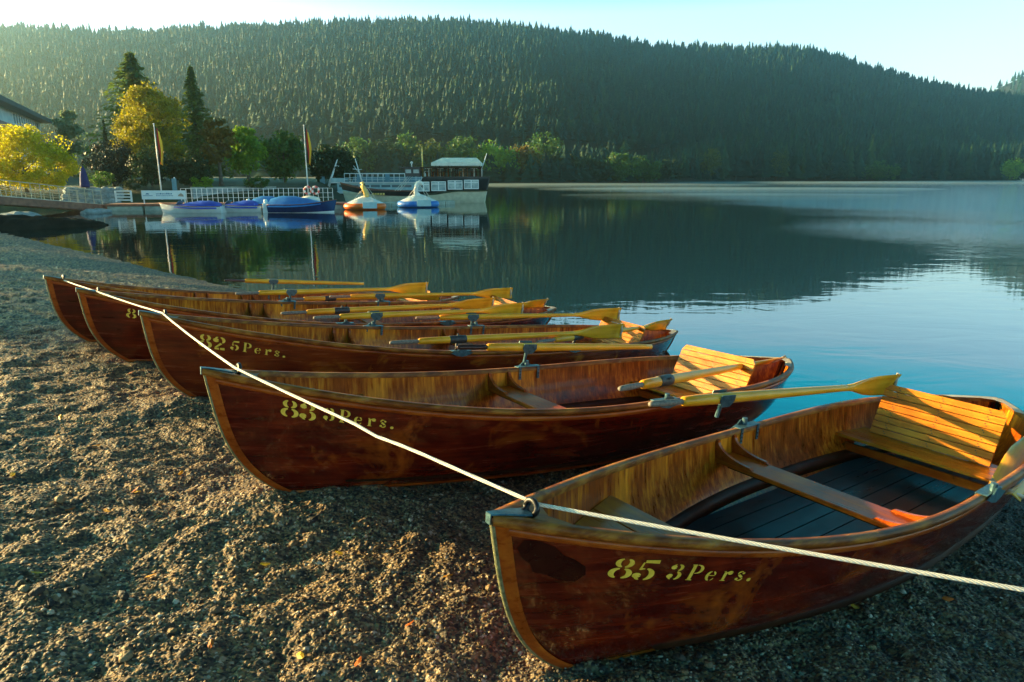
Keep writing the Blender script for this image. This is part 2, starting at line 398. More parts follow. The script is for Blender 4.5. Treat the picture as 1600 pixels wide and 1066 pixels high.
# ------------------------------------------------------------------ lake
def lake():
    m = mat('lake_water', (0.0005, 0.012, 0.016), 0.03, spec=0.5); P_(m).inputs['IOR'].default_value = 1.7; P_(m).inputs['Specular Tint'].default_value = (0.30, 1.0, 1.0, 1)
    g = N(m, 'ShaderNodeNewGeometry')
    mp = N(m, 'ShaderNodeMapping'); L(m, g.outputs['Position'], mp.inputs[0]); mp.inputs['Scale'].default_value = (0.8, 1.5, 1)
    n1 = noise(m, 0.9, mp.outputs[0], 3, 0.5, 0.4)         # slow swell
    n2 = noise(m, 3.0, mp.outputs[0], 4, 0.6, 0.3)        # cat's paws
    n3 = noise(m, 0.035, g.outputs['Position'], 3, 0.5)    # where the wind touches the water
    sx = N(m, 'ShaderNodeSeparateXYZ'); L(m, g.outputs['Position'], sx.inputs[0])
    # breeze on the open lake to the right, calm behind the landing stage
    e = N(m, 'ShaderNodeMath', operation='MULTIPLY_ADD'); L(m, sx.outputs[0], e.inputs[0]); e.inputs[1].default_value = 0.020
    e2 = N(m, 'ShaderNodeMath', operation='MULTIPLY_ADD'); L(m, sx.outputs[1], e2.inputs[0]); e2.inputs[1].default_value = 0.0012; e2.inputs[2].default_value = -0.42
    L(m, e2.outputs[0], e.inputs[2])
    e3 = N(m, 'ShaderNodeMath', operation='ADD'); L(m, e.outputs[0], e3.inputs[0]); L(m, n3.outputs[0], e3.inputs[1])
    mask = N(m, 'ShaderNodeMapRange'); mask.interpolation_type = 'SMOOTHSTEP'; L(m, e3.outputs[0], mask.inputs[0])
    mask.inputs[1].default_value = 0.30; mask.inputs[2].default_value = 0.75; mask.inputs[3].default_value = 0.003; mask.inputs[4].default_value = 0.50
    b1 = bump(m, n1.outputs[0], 0.10, 0.06)
    b2 = bump(m, n2.outputs[0], 1.0, 0.10, b1.outputs[0]); L(m, mask.outputs[0], b2.inputs['Strength'])
    V = [(-900, -40, 0), (1300, -40, 0), (1300, 1300, 0), (-900, 1300, 0)]
    mb = MB(); mb.add(V, [(0, 1, 2, 3)]); o = mb.build('lake', m); tag(o, kind='structure')
lake()

# ------------------------------------------------------------------ rowing boats
HB = dict(B=1.243, zb=0.774, zm=0.482, zs=0.503, tm=0.515, e1=2.126, e2=3.654, yst=0.015)
class Hull:
    def __init__(s, Lh): s.L = Lh
    def b(s, t):
        u = t / HB['tm'] if t < HB['tm'] else (1 - t) / (1 - HB['tm'])
        u = min(max(u, 0), 1)
        f = 1 - (1 - u) ** HB['e1'] if t < HB['tm'] else HB['yst'] + (1 - HB['yst']) * (1 - (1 - u) ** HB['e2'])
        return max(HB['B'] / 2 * f, 0.004)
    def zs(s, t):
        if t < HB['tm']: return HB['zm'] + (HB['zb'] - HB['zm']) * (1 - t / HB['tm']) ** 2
        return HB['zm'] + (HB['zs'] - HB['zm']) * ((t - HB['tm']) / (1 - HB['tm'])) ** 2
    def pq(s, t):
        e = max(abs(t - 0.52) / 0.48, 0) ** 1.5
        return 0.42 + 0.5 * e, 1.15 - 0.2 * e
    def pt(s, t, z, side=1, off=0.0):
        """hull surface at station t and height z above the keel; off = outward offset"""
        zs = s.zs(t); ze = min(max(z / zs, 0), 1.05); p, q = s.pq(t)
        sn = max(1 - ze, 0) ** (1 / q); cs = math.sqrt(max(1 - sn * sn, 0))
        y = s.b(t) * cs ** p
        k = max(1 - ze, 0)
        x = t * s.L
        if t < 0.45: x += (0.16 * k + 0.30 * k ** 4) * (1 - t / 0.45) ** 2
        if t > 0.60: x -= (0.20 * k + 0.26 * k ** 3) * ((t - 0.60) / 0.40) ** 2
        z2 = z + 0.03 * k * max(0, (t - 0.6) / 0.4) ** 2
        P = Vector((x, side * y, z2))
        if off:
            d = 0.004
            t2 = min(t + d, 0.999); t1 = max(t - d, 0.001)
            a = s.pt(t2, z * s.zs(t2) / zs, side) - s.pt(t1, z * s.zs(t1) / zs, side)
            zz = max(min(z, zs * 0.985), zs * 0.03)
            c = s.pt(t, zz + 0.006, side) - s.pt(t, zz - 0.006, side)
            n = a.cross(c); n = n if side < 0 else -n
            if n.length > 1e-9:
                n.normalize()
                P = P + n * off
        return P
    def inv_x(s, x, z):
        """station whose hull point at height z lies at x"""
        lo, hi = 0.0, 1.0
        for _ in range(40):
            mid = (lo + hi) / 2
            if s.pt(mid, min(z, s.zs(mid))).x < x: lo = mid
            else: hi = mid
        return (lo + hi) / 2
    def inner_y(s, x, z): return max(s.pt(s.inv_x(x, z), z).y - 0.02, 0.01)

# ---- stencil lettering: every glyph is a set of tapered strokes in a unit-high box
def arc(cx, cy, rx, ry, a0, a1, w, wend=0.35, n=14):
    pts, ws = [], []
    for i in range(n + 1):
        u = i / n; a = R(a0 + (a1 - a0) * u)
        pts.append((cx + rx * math.cos(a), cy + ry * math.sin(a))); ws.append(w * (wend + (1 - wend) * math.sin(math.pi * u)))
    return pts, ws
def seg(x0, y0, x1, y1, w0, w1=None, n=6):
    w1 = w0 if w1 is None else w1
    return [(x0 + (x1 - x0) * i / n, y0 + (y1 - y0) * i / n) for i in range(n + 1)], [w0 + (w1 - w0) * i / n for i in range(n + 1)]
def dot(x, y, r): return arc(x, y, r * 0.5, r * 0.5, 0, 360, r, 1.0, 10)
GL = {
    '8': (0.66, [arc(.31, .76, .17, .19, 108, 262, .15), arc(.35, .76, .17, .19, 72, -82, .15), arc(.29, .26, .21, .22, 98, 258, .17), arc(.37, .26, .21, .22, 82, -78, .17)]),
    '5': (0.62, [seg(.17, .91, .58, .94, .13, .17), seg(.145, .86, .12, .50, .05, .07), arc(.29, .30, .22, .27, 84, -74, .17), arc(.24, .28, .18, .25, 190, 262, .10), dot(.10, .22, .13), arc(.22, .46, .10, .10, 160, 70, .07)]),
    '3': (0.60, [arc(.30, .76, .18, .18, 84, -74, .15), arc(.30, .27, .22, .24, 76, -78, .17), arc(.22, .76, .13, .18, 100, 165, .08), dot(.12, .77, .13), arc(.22, .26, .15, .23, 200, 262, .09), dot(.11, .22, .14)]),
    '2': (0.62, [arc(.33, .72, .19, .22, 84, -50, .16), arc(.25, .72, .16, .22, 98, 170, .08), dot(.13, .70, .15), seg(.40, .50, .12, .16, .13, .08), seg(.08, .08, .30, .09, .13, .15), seg(.36, .09, .58, .12, .15, .17)]),
    'P': (0.66, [seg(.19, 0.06, .19, .94, .16), seg(.06, .03, .34, .03, .05), seg(.06, .97, .28, .97, .05), arc(.38, .71, .20, .24, 88, -88, .15, .3), seg(.31, .97, .38, .97, .05), seg(.31, .46, .38, .46, .05)]),
    'e': (0.52, [arc(.24, .31, .17, .28, 95, 265, .14), arc(.28, .34, .15, .25, 80, 5, .09), seg(.16, .34, .42, .34, .045), arc(.29, .26, .14, .22, -85, -20, .06)]),
    'r': (0.50, [seg(.16, .05, .16, .56, .14), seg(.04, .025, .29, .025, .045), seg(.05, .60, .16, .60, .045), arc(.32, .38, .12, .20, 150, 70, .06), dot(.39, .52, .13)]),
    's': (0.46, [arc(.22, .46, .14, .13, 60, 200, .09), seg(.13, .39, .33, .23, .12, .12), arc(.23, .16, .14, .13, 20, -130, .09), dot(.34, .49, .07), dot(.10, .12, .08)]),
    '.': (0.22, [dot(.08, .06, .11)]),
    ' ': (0.3, []),
}
def lettering(hull, parent, name, word, x0, x1, base, h, italic, side=-1):
    """paint a word on the hull between x0 and x1; base = distance below the sheer"""
    trk = .24 if len(word) > 3 else .06
    tot = sum(GL[c][0] for c in word) + trk * (len(word) - 1)
    sx = (x1 - x0) / tot
    mb = MB(); cx = 0.0
    for c in word:
        for pts, ws in GL[c][1]:
            P = []
            for i, (px, py) in enumerate(pts):
                a = pts[max(i - 1, 0)]; b = pts[min(i + 1, len(pts) - 1)]
                dx, dy = b[0] - a[0], b[1] - a[1]; l = math.hypot(dx, dy) or 1; nx, ny = -dy / l, dx / l
                row = []
                for k in (-0.5, 0, 0.5):
                    gx = px + nx * ws[i] * k; gy = py + ny * ws[i] * k
                    x = x0 + (cx + gx) * sx + italic * gy * h
                    t = hull.inv_x(x, 0.5); z = hull.zs(min(x / hull.L, 1)) - base + gy * h
                    t = hull.inv_x(x, z)
                    row.append(hull.pt(t, z, side, 0.0026))
                P.append(row)
            mb.grid(P)
        cx += GL[c][0] + trk
    return mb.build(name, M['yellow'], parent)

def strip(hull, zlo, zhi, ts, side, thick, lift=0.001):
    """moulding on the hull between heights zlo(t) and zhi(t)"""
    mb = MB(); rows = []
    for t in ts:
        a, b = zlo(t), zhi(t)
        rows.append([hull.pt(t, a, side, lift), hull.pt(t, a + (b - a) * 0.12, side, lift + thick), hull.pt(t, (a + b) / 2, side, lift + thick * 1.15), hull.pt(t, b - (b - a) * 0.12, side, lift + thick), hull.pt(t, b, side, lift)])
    mb.grid(rows, flip=(side > 0))
    return mb

TS = [0.0, 0.004, 0.01, 0.02, 0.035] + [0.05 + 0.9 * i / 44 for i in range(45)] + [0.965, 0.98, 0.99, 0.996, 1.0]

def rowing_boat(pose, Lh, label, thwarts, locks, words, patch=False, byo=0.0, hullmat='hull'):
    X, Y, Z, hd, pt, ro = pose
    root = empty('rowing_boat', (X, Y, Z), (ro, pt, hd), label, 'rowing boat', 'varnished rowing boats drawn up on the gravel')
    h = Hull(Lh)
    # outer skin
    mb = MB(); nv = 17
    rows = []
    for t in TS:
        zs = h.zs(t); r = []
        for i in range(-nv, nv + 1):
            v = abs(i) / nv; z = zs * (1 - math.sin((1 - v) * math.pi / 2) ** 1.0)
            z = zs * (1 - math.cos(v * math.pi / 2)) ** 0.85
            p = h.pt(t, z, 1 if i > 0 else -1)
            if i == 0: p.y = 0
            r.append(p)
        rows.append(r)
    mb.grid(rows)
    hullo = mb.build('hull', M[hullmat], root, True, merge=1e-5)
    # lining
    mb = MB(); rows = []
    for t in TS[2:-2]:
        zs = h.zs(t); r = []
        for i in range(-nv, nv + 1):
            v = abs(i) / nv; z = zs * (1 - math.cos(v * math.pi / 2)) ** 0.85
            p = h.pt(t, z, 1 if i > 0 else -1)
            y = max(abs(p.y) - 0.016, 0.0); p.y = y if i > 0 else -y
            if i == 0: p.y = 0
            p.z = max(p.z, 0.02)
            r.append(p)
        rows.append(r)
    mb.grid(rows, flip=True)
    mb.build('hull_lining', M['lining'], root, True, merge=1e-5)
    # gunwales, under-rail, keel rail on both sides
    for sd in (-1, 1):
        mb = MB(); rows = []
        for t in TS:
            p = h.pt(t, h.zs(t), sd)
            d = (h.pt(min(t + .01, 1), h.zs(min(t + .01, 1)), sd) - h.pt(max(t - .01, 0), h.zs(max(t - .01, 0)), sd)); d.z = 0; d.normalize()
            o = Vector((d.y, -d.x, 0)) * (-1 if sd > 0 else 1); up = Vector((0, 0, 1))
            k = 1.0
            sec = [(-.021, -.022), (-.021, .004), (-.014, .010), (.014, .010), (.022, .003), (.025, -.010), (.018, -.024), (.004, -.026)]
            r = []
            for (u, w) in sec:
                q = p + o * u * k + up * w
                if sd * q.y < 0.002: q.y = 0.002 * sd
                r.append(q)
            rows.append(r + [r[0]])
        mb.grid(rows, flip=(sd > 0)); mb.build('gunwale', M['gunwale'], root, True)
        ts = [t for t in TS if 0.004 <= t <= 0.995]
        strip(h, lambda t: h.zs(t) - 0.062, lambda t: h.zs(t) - 0.031, ts, sd, 0.007).build('rubbing_strake', M['rail'], root, True)
        ts = [0.006, .012, .02, .035, .055, .08] + [0.10 + 0.80 * i / 40 for i in range(41)]
        strip(h, lambda t: 0.014 + 0.010 * t, lambda t: 0.044 + 0.012 * t, ts, sd, 0.009).build('keel_rail', M['rail'], root, True)
        # stem moulding: a wooden band beside the stem that turns under into the keel rail
        mb = MB(); rows = []
        zz = [1.0 - 0.975 * (i / 34) for i in range(35)]
        for ze in zz:
            r = []
            for k in range(7):
                wd = 0.052 + 0.05 * (1 - ze) ** 6
                t = 0.0005 + (wd / Lh) * k / 6
                r.append(h.pt(t, h.zs(t) * ze * 0.985, sd, 0.0035 + (0.007 if 0 < k < 6 else 0)))
            rows.append(r)
        mb.grid(rows, flip=(sd < 0)); mb.build('stem_moulding', M['rail'], root, True)
        # stern moulding
        mb = MB(); rows = []
        for ze in zz[:30]:
            rows.append([h.pt(1 - 0.0005 - (0.05 / Lh) * k / 5, h.zs(1) * ze * 0.98, sd, 0.003 + (0.006 if 0 < k < 5 else 0)) for k in range(6)])
        mb.grid(rows, flip=(sd > 0)); mb.build('stern_moulding', M['rail'], root, True)
    # metal band round the stem
    pts = [h.pt(0, h.zs(0) * (1.0 - 0.99 * i / 30)) for i in range(31)]
    mb = MB(); rows = []
    for p in pts:
        rows.append([Vector((p.x + 0.012, -.011, p.z)), Vector((p.x - .005, -.010, p.z - .002)), Vector((p.x - .008, 0, p.z - .003)), Vector((p.x - .005, .010, p.z - .002)), Vector((p.x + 0.012, .011, p.z))])
    mb.grid(rows, flip=True); mb.build('stem_band', M['band'], root, True)
    # stern post
    pts = [h.pt(1, h.zs(1) * (1.0 - 0.97 * i / 20)) for i in range(21)]
    mb = MB(); rows = []
    for p in pts:
        rows.append([Vector((p.x - .03, -.022, p.z)), Vector((p.x + .012, -.018, p.z)), Vector((p.x + .018, 0, p.z)), Vector((p.x + .012, .018, p.z)), Vector((p.x - .03, .022, p.z))])
    mb.grid(rows); mb.build('stern_post', M['darkwood'], root, True)
    # stem head cap with the mooring ring, little foredeck (breasthook)
    zt = h.zs(0)
    mb = MB(); P = []
    for x, w in ((-.012, .016), (0.03, .022), (.075, .028), (.10, .034), (.15, .036), (.16, .02)):
        z = h.zs(max(x, 0) / Lh)
        P.append([Vector((x, -w, z + .0125)), Vector((x, -w * .8, z + .0165)), Vector((x, w * .8, z + .0165)), Vector((x, w, z + .0125))])
    mb.grid(P); mb.box((-.0135, -.013, zt - .022), (-.0075, .013, zt + .0165)); mb.build('stem_cap', M['tealmetal'], root)
    mb = MB(); cx = .172; zc = h.zs(.04) + .034
    ring = [(cx + .004 * math.sin(a), .029 * math.cos(a), zc + .025 * math.sin(a)) for a in [2 * math.pi * i / 18 for i in range(19)]]
    mb.tube(ring, .0105, 8); mb.tube([(cx - .05, 0.012, zc - .016), (cx - .01, 0.02, zc - .012), (cx + .02, .03, zc + .008)], .009, 8); mb.build('mooring_ring', M['black'], root, True)
    mb = MB(); P = []
    for i in range(8):
        x = .03 + .28 * i / 7; t = h.inv_x(x, h.zs(x / Lh)); y = max(h.b(t) - .018, .004); z = h.zs(t) + .002
        P.append([Vector((x - (.0 if i < 7 else 0), -y, z)), Vector((x - .055 * i / 7, 0, z + .003)), Vector((x, y, z))])
    mb.grid(P, flip=True)
    mb.build('foredeck', M['gunwale'], root)
    # after deck, bare wood on the quarter
    mb = MB(); P = []
    for i in range(8):
        x = Lh - .02 - .30 * i / 7; t = h.inv_x(x, h.zs(x / Lh)); y = max(h.b(t) - .015, .004); z = h.zs(t) + .0115
        yi = max(y - .045 - .0 * i, 0) if i > 2 else 0
        P.append((x, y, yi, z))
    for sd in (-1, 1):
        mb.grid([[Vector((x, sd * (y + .02), z)), Vector((x, sd * yi, z + .001))] for x, y, yi, z in P], flip=(sd < 0))
    mb.build('quarter_knee', M['quarter'], root)
    # bottom boards
    fl = MB(); nb = 7; wy = .43
    zf = .125
    for k in range(nb):
        y0 = -wy + 2 * wy * k / nb + .004; y1 = -wy + 2 * wy * (k + 1) / nb - .004
        xs = [.55 + (Lh - 1.15) * i / 24 for i in range(25)]
        top = []
        for x in xs:
            yl = h.inner_y(x, zf) - .012
            a, b = max(y0, -yl), min(y1, yl)
            if b - a > .01: top.append((x, a, b))
        if len(top) > 1:
            P = [[Vector((x, a, zf - .018)), Vector((x, a, zf)), Vector((x, b, zf)), Vector((x, b, zf - .018))] for x, a, b in top]
            fl.grid(P, flip=True)
    fl.build('floorboards', M['floor'], root)
    for sd in (-1, 1):
        mb = MB(); rows = []
        for i in range(30):
            x = .7 + (Lh - 1.5) * i / 29; y = h.inner_y(x, zf + .05) - .004
            rows.append([Vector((x, sd * (y + .01), zf + .055)), Vector((x, sd * (y - .03), zf + .05)), Vector((x, sd * (y - .045), zf - .01)), Vector((x, sd * (y + .01), zf - .015))])
        mb.grid(rows, flip=(sd < 0)); mb.build('bilge_stringer', M['darkwood'], root, True)
    # frames (ribs) across the bottom
    # bow seat boards
    mb = MB(); zb = .465
    xs0, xs1 = .46, 1.0
    for k in range(3):
        a = xs0 + (xs1 - xs0) * k / 3 + .004; b = xs0 + (xs1 - xs0) * (k + 1) / 3 - .004
        ya, yb = h.inner_y(a, zb), h.inner_y(b, zb)
        mb.prism([(a, -ya), (b, -yb), (b, yb), (a, ya)], zb - .018, zb)
    mb.build('bow_seat', M['seat'], root, bevel=.002)
    # thwarts with pairs of knees
    zt_ = .365
    for x0 in thwarts:
        mb = MB(); w = .20
        ya = h.inner_y(x0, zt_)
        mb.prism([(x0 - w / 2, -ya), (x0 + w / 2, -ya), (x0 + w / 2, ya), (x0 - w / 2, ya)], zt_ - .026, zt_)
        mb.build('thwart', M['thwart'], root, bevel=.004)
        mb = MB(); mb.prism([(-ya + .02, zt_ - .0265), (ya - .02, zt_ - .0265), (ya - .05, zt_ - .06), (-ya + .05, zt_ - .06)], x0 - .03, x0 + .0, 0); mb.build('thwart_riser', M['darkwood'], root)
        for sd in (-1, 1):
            for dx in (-.088, .088):
                x = x0 + dx; zs = h.zs(x / Lh) - .012; poly = []
                for i in range(9):
                    u = i / 8; z = zt_ - .012 + (zs - zt_ + .012) * u
                    poly.append((h.inner_y(x, min(z, zs)) + .004, z))
                top = poly[-1]
                inner = []
                for i in range(11):
                    u = i / 10; ang = u * math.pi / 2
                    inner.append((top[0] - .022 - .24 * (1 - math.sin(ang)) ** 1.0 * 1.0, zs - .002 - (zs - zt_ - .018) * (math.cos(ang)) ** 1.0))
                inner = [(top[0] - .02 - .22 * (1 - math.sin(i / 10 * math.pi / 2)), zt_ + .016 + (zs - zt_ - .018) * (1 - math.cos(i / 10 * math.pi / 2))) for i in range(11)]
                pl = poly + inner[::-1] + [(inner[0][0] - .02, zt_ + .0015)]
                pl = [(sd * a, b) for a, b in pl]
                if sd < 0: pl = pl[::-1]
                mb = MB(); mb.prism(pl, x - .011, x + .011, 0); mb.build('knee', M['rail'], root)
    # stern bench and slatted backrest
    xb = Lh - 1.36; zs_ = .300
    mb = MB()
    for k in range(4):
        a = xb + .085 * k + .003; b = xb + .085 * (k + 1) - .003
        ya, yb = h.inner_y(a, zs_), h.inner_y(b, zs_)
        mb.prism([(a, -ya), (b, -yb), (b, yb), (a, ya)], zs_ - .02, zs_)
    mb.build('stern_bench', M['seat'], root, bevel=.002)
    mb = MB(); y = h.inner_y(xb + .05, .2)
    mb.box((xb + .06, -y, .18), (xb + .08, y, .235)); mb.build('bench_riser', M['thwart'], root)
    mb = MB(); ns = 8
    p0 = Vector((xb + .23, 0, zs_ + .006)); p1 = Vector((xb + .385, 0, .645)); d = (p1 - p0); n = Vector((d.z, 0, -d.x)).normalized()
    for k in range(ns):
        a = p0 + d * (k / ns) + d.normalized() * .003; b = p0 + d * ((k + 1) / ns) - d.normalized() * .003
        cr = .03 if k == ns - 1 else 0
        ya, yb = .375, .375 - cr
        vs = []
        for (q, yy) in ((a, ya), (b, yb)):
            for sgn in (-1, 1):
                for o in (0, .016): vs.append(q + Vector((0, sgn * yy + byo, 0)) + n * o)
        mb.add(vs, [(0, 1, 3, 2), (4, 6, 7, 5), (0, 4, 5, 1), (2, 3, 7, 6), (0, 2, 6, 4), (1, 5, 7, 3)])
        c = p0 + d * ((k + .5) / ns) - n * .0012
        for yy in (-.28, 0, .28):
            for e in (-.012, .012):
                q = c + d.normalized() * e * .6 + Vector((0, yy + e * .4 + byo, 0))
                mb.bar(q - n * .0006, q + n * .001, .007, .007, up=d.normalized(), mi=1)
    bk = mb.build('backrest', [M['seat'], M['black']], root)
    for yy in (-.28, 0, .28):
        mb = MB(); a = p0 + n * .0165 + Vector((0, yy + byo, 0)); b = p1 + n * .0165 + Vector((0, yy + byo, -.03))
        mb.bar(a + n * .012, b + n * .012, .05, .022, up=n); mb.build('batten', M['darkwood'], bk)
    # rowlock brackets
    for (x, sd) in locks:
        t = h.inv_x(x, .5); zs = h.zs(t); y = h.b(t); s_ = -sd
        mb = MB()
        for dx in (-.085, .085):     # straps down the inside
            mb.box((x + dx - .011, min(sd * (y - .0235), sd * (y - .0275)), zs - .085), (x + dx + .011, max(sd * (y - .0235), sd * (y - .0275)), zs + .012))
        mb.box((x - .105, min(sd * (y - .026), sd * (y + .030)), zs + .0105), (x + .105, max(sd * (y - .026), sd * (y + .030)), zs + .0155))
        # outboard web: a bent triangular wing carrying the pin socket
        wing = [(-.12, -.004), (-.06, -.028), (0, -.040), (.06, -.028), (.12, -.004), (.05, .018), (.022, .040), (-.022, .040), (-.05, .018)]
        yo = sd * (y + .034)
        mb.prism([(x + a, zs + b) for a, b in wing], min(yo, yo + sd * .008), max(yo, yo + sd * .008), 1)
        mb.tube([(x, sd * (y + .02), zs - .035), (x, sd * (y + .02), zs + .055)], .017, 10)
        for dx in (-.085, .085):
            for dz in (-.018, -.042, -.066):
                mb.bar((x + dx, sd * (y - .027), zs + dz), (x + dx, sd * (y - .0305), zs + dz), .008, .008, mi=1)
        mb.build('rowlock_bracket', [M['tealmetal'], M['black']], root)
    for (nm, word, x0, x1, base, hh, it) in words:
        lettering(h, hullo, nm, word, x0, x1, base, hh, it)
    if patch:
        outline = [(-1.0, .15), (-.85, .75), (-.45, 1.0), (0, .95), (.3, .62), (.62, .58), (.95, .35), (1.0, -.15), (.75, -.75), (.4, -1.0), (-.1, -.92), (-.5, -.98), (-.6, -.55), (-.85, -.35)]
        rows = []
        for k in range(7):
            f = k / 6; r = []
            for i in range(len(outline) + 1):
                a, b = outline[i % len(outline)]
                x = .205 + a * .115 * f + b * .0 ; z = .592 - .05 * a * f + b * .062 * f
                t = h.inv_x(x, z); r.append(h.pt(t, z, -1, .0018))
            rows.append(r)
        mb = MB(); mb.grid(rows); mb.build('repair_patch', M['patch'], hullo, True)
    return root, h

POSE = {80: (-5.215, 7.5289, 0.3788, 0.8293, 0.1135, 0.0292), 81: (-4.3181, 6.6639, 0.3804, 0.6617, 0.0988, 0.0681),
        82: (-2.9975, 5.3194, 0.4046, 0.6104, 0.1054, 0.0191), 83: (-1.6307, 3.4073, 0.4629, 0.5583, 0.0701, -0.035),
        85: (-0.1129, 2.0683, 0.345, 0.6623, 0.059, 0.0184)}
L3, L5 = 4.814, 6.271
rowing_boat(POSE[85], L3, 'nearest varnished rowing boat, lettered 85 3Pers. with a dark patch on its bow', [2.19], [(2.45, 1), (2.68, -1)],
            [('painted_number', '85', .388, .555, .173, .086, .28), ('painted_lettering', '3Pers.', .605, .965, .163, .068, .28)], patch=True, byo=0.04)
rowing_boat(POSE[83], L3, 'second nearest rowing boat, red brown hull lettered 83 3Pers.', [2.16], [(2.44, 1), (2.70, -1)],
            [('painted_number', '83', .350, .515, .168, .098, 0.02), ('painted_lettering', '3Pers.', .552, .905, .152, .074, 0.06)], byo=-0.05)
rowing_boat(POSE[82], L5, 'middle rowing boat of the row, lettered 82 5Pers. with four oars', [1.86, 3.19], [(2.24, 1), (3.55, 1), (2.60, -1), (3.98, -1)],
            [('painted_number', '82', .398, .592, .190, .114, 0.02), ('painted_lettering', '5Pers.', .628, 1.045, .172, .080, 0.06)], hullmat='hull_orange')
rowing_boat(POSE[81], L5, 'rowing boat second from the far end, a lone yellow 8 showing on its bow', [1.90, 3.20], [(2.30, 1), (3.65, 1), (2.53, -1), (3.90, -1)],
            [('painted_number', '8', .397, .482, .186, .100, 0.02)])
rowing_boat(POSE[80], L5, 'rowing boat farthest along the beach, only its bow and stern showing behind the others', [1.95, 2.64], [(3.07, 1), (3.14, -1)], [])

# ------------------------------------------------------------------ oars
def oar_proto():
    root = empty('oar')
    mb = MB(); mb.tube([(0, 0, 0), (.02, 0, 0), (.10, 0, 0), (.20, 0, 0), (.24, 0, 0)], [.012, .0165, .018, .016, .017], 10); mb.build('grip', M['grip'], root, True)
    mb = MB()
    xs = [(.235, .019), (.25, .028), (.34, .031), (.62, .032), (.9, .030), (1.3, .026), (1.6, .022), (1.72, .021), (1.80, .021)]
    mb.tube([(x, 0, 0) for x, r in xs], [r for x, r in xs], 12); mb.build('shaft', M['oar'], root, True)
    rows = []
    prof = [(1.76, .022, .020), (1.82, .026, .018), (1.90, .046, .015), (1.98, .064, .012), (2.08, .074, .010), (2.2, .078, .008), (2.30, .080, .0065), (2.345, .080, .0055), (2.35, .079, .004)]
    for x, w, t in prof:
        cup = .012 * ((x - 1.76) / .6) ** 2
        r = []
        for k in range(13):
            a = 2 * math.pi * k / 12
            c, s_ = math.cos(a), math.sin(a)
            yy = w * (abs(c) ** .8) * (1 if c > 0 else -1); zz = t * s_ + cup * (1 - 2 * abs(c))
            r.append(Vector((x, zz, yy)))
        rows.append(r)
    mb = MB(); mb.grid(rows); mb.add(rows[-1][:-1], [tuple(range(12))]); mb.build('blade', M['oar'], root, True)
    mb = MB(); mb.tube([(2.322, 0, -.0815), (2.334, -.006, 0), (2.322, 0, .0815)], .011, 8); mb.build('blade_tip_band', M['quarter'], root, True)
    return root

def collar(root, x, kind):
    if kind == 'plate':
        mb = MB(); poly = [(-.055, .035), (.055, .035), (.06, .0), (.03, -.038), (-.03, -.038), (-.06, .0)]
        mb.prism([(x + a, b) for a, b in poly], -.037, -.033, 1); mb.prism([(x + a, b) for a, b in poly], .033, .037, 1)
        mb.tube([(x, 0, -.02), (x, 0, -.12)], .012, 8)
        mb.tube([(x - .03, -.04, .012), (x - .03, .04, .012)], .006, 6); mb.tube([(x + .03, -.04, .012), (x + .03, .04, .012)], .006, 6)
        mb.build('rowlock_plate', M['tealmetal'], root)
    else:
        mb = MB(); mb.tube([(x - .075, 0, 0), (x - .07, 0, 0), (x - .02, 0, 0), (x + .02, 0, 0), (x + .07, 0, 0), (x + .075, 0, 0)], [.033, .036, .035, .037, .036, .033], 12)
        mb.tube([(x, 0, -.02), (x, 0, -.12)], .011, 8); mb.tube([(x, 0, .0), (x, 0, .055)], .008, 6); mb.build('leather_collar', M['leather'], root, True)

OARS = [  # grip, tip, roll, collar, dark blade, label
    ((.757, 3.629, .991), (2.86, 4.95, .71), 12, 'plate', 0, 'yellow oar along the far side of boat 85 with blade beside the slatted backrest'),
    ((.635, 3.917, .990), (2.285, 5.766, .683), 60, 'leather', 0, 'yellow oar angled across the stern bench of boat 83, blade edge on'),
    ((-.404, 4.939, .993), (1.72, 6.218, .686), 10, 'plate', 1, 'oar with dark blade on the far side of boat 83'),
    ((-1.078, 5.945, .788), (1.217, 7.44, .57), 8, 'leather', 0, 'yellow oar on near side of boat 82, its grey grip foremost'),
    ((.252, 6.635, .63), (2.018, 8.729, .38), 30, 'leather', 0, 'yellow oar at the stern of boat 82, blade above the pointed stern'),
    ((-1.946, 6.667, .868), (.143, 8.437, .627), 8, 'plate', 0, 'yellow oar on the far side of boat 82, the one nearer its bow'),
    ((-1.066, 7.546, .692), (1.392, 8.761, .5), 5, 'plate', 0, 'yellow oar on the far side of boat 82, blade tip over the water'),
    ((-2.492, 7.343, .782), (-.234, 8.902, .617), 15, 'leather', 0, 'yellow oar with leather collar beside the boat marked 8'),
    ((-1.147, 8.131, .614), (.512, 10.31, .376), 35, 'leather', 0, 'yellow oar at the stern of the boat marked 8, blade over its stern tip'),
    ((-3.276, 8.119, .871), (-1.222, 9.935, .658), 5, 'plate', 0, 'yellow oar on the far side of the boat marked 8, blade raised highest'),
    ((-2.411, 9.048, .676), (0.0, 10.361, .514), 5, 'plate', 0, 'yellow oar on the far side of the boat marked 8, farthest toward the lake'),
    ((-2.996, 9.02, .647), (-1.133, 11.019, .355), 35, 'leather', 0, 'oar on the near side of the farthest boat, half hidden by other oars'),
    ((-4.115, 9.856, .781), (-1.857, 11.398, .485), 5, 'plate', 1, 'oar with dark blade on the far side of the farthest boat, against the water'),
]
base_oar = oar_proto()
dark_blade = base_oar.children[2].data.copy(); dark_blade.materials.clear(); dark_blade.materials.append(M['oar_dark'])
def place_oar(o, g, t, roll):
    g, t = Vector(g), Vector(t); d = (t - g).normalized(); up = Vector((0, 0, 1)); yv = up.cross(d).normalized(); zv = d.cross(yv)
    rm = Matrix((d, yv, zv)).transposed() @ Matrix.Rotation(R(roll), 3, 'X')
    s = (t - g).length / 2.35
    o.rotation_euler = rm.to_euler(); o.location = g; o.scale = (s, 1.06, 1.06)
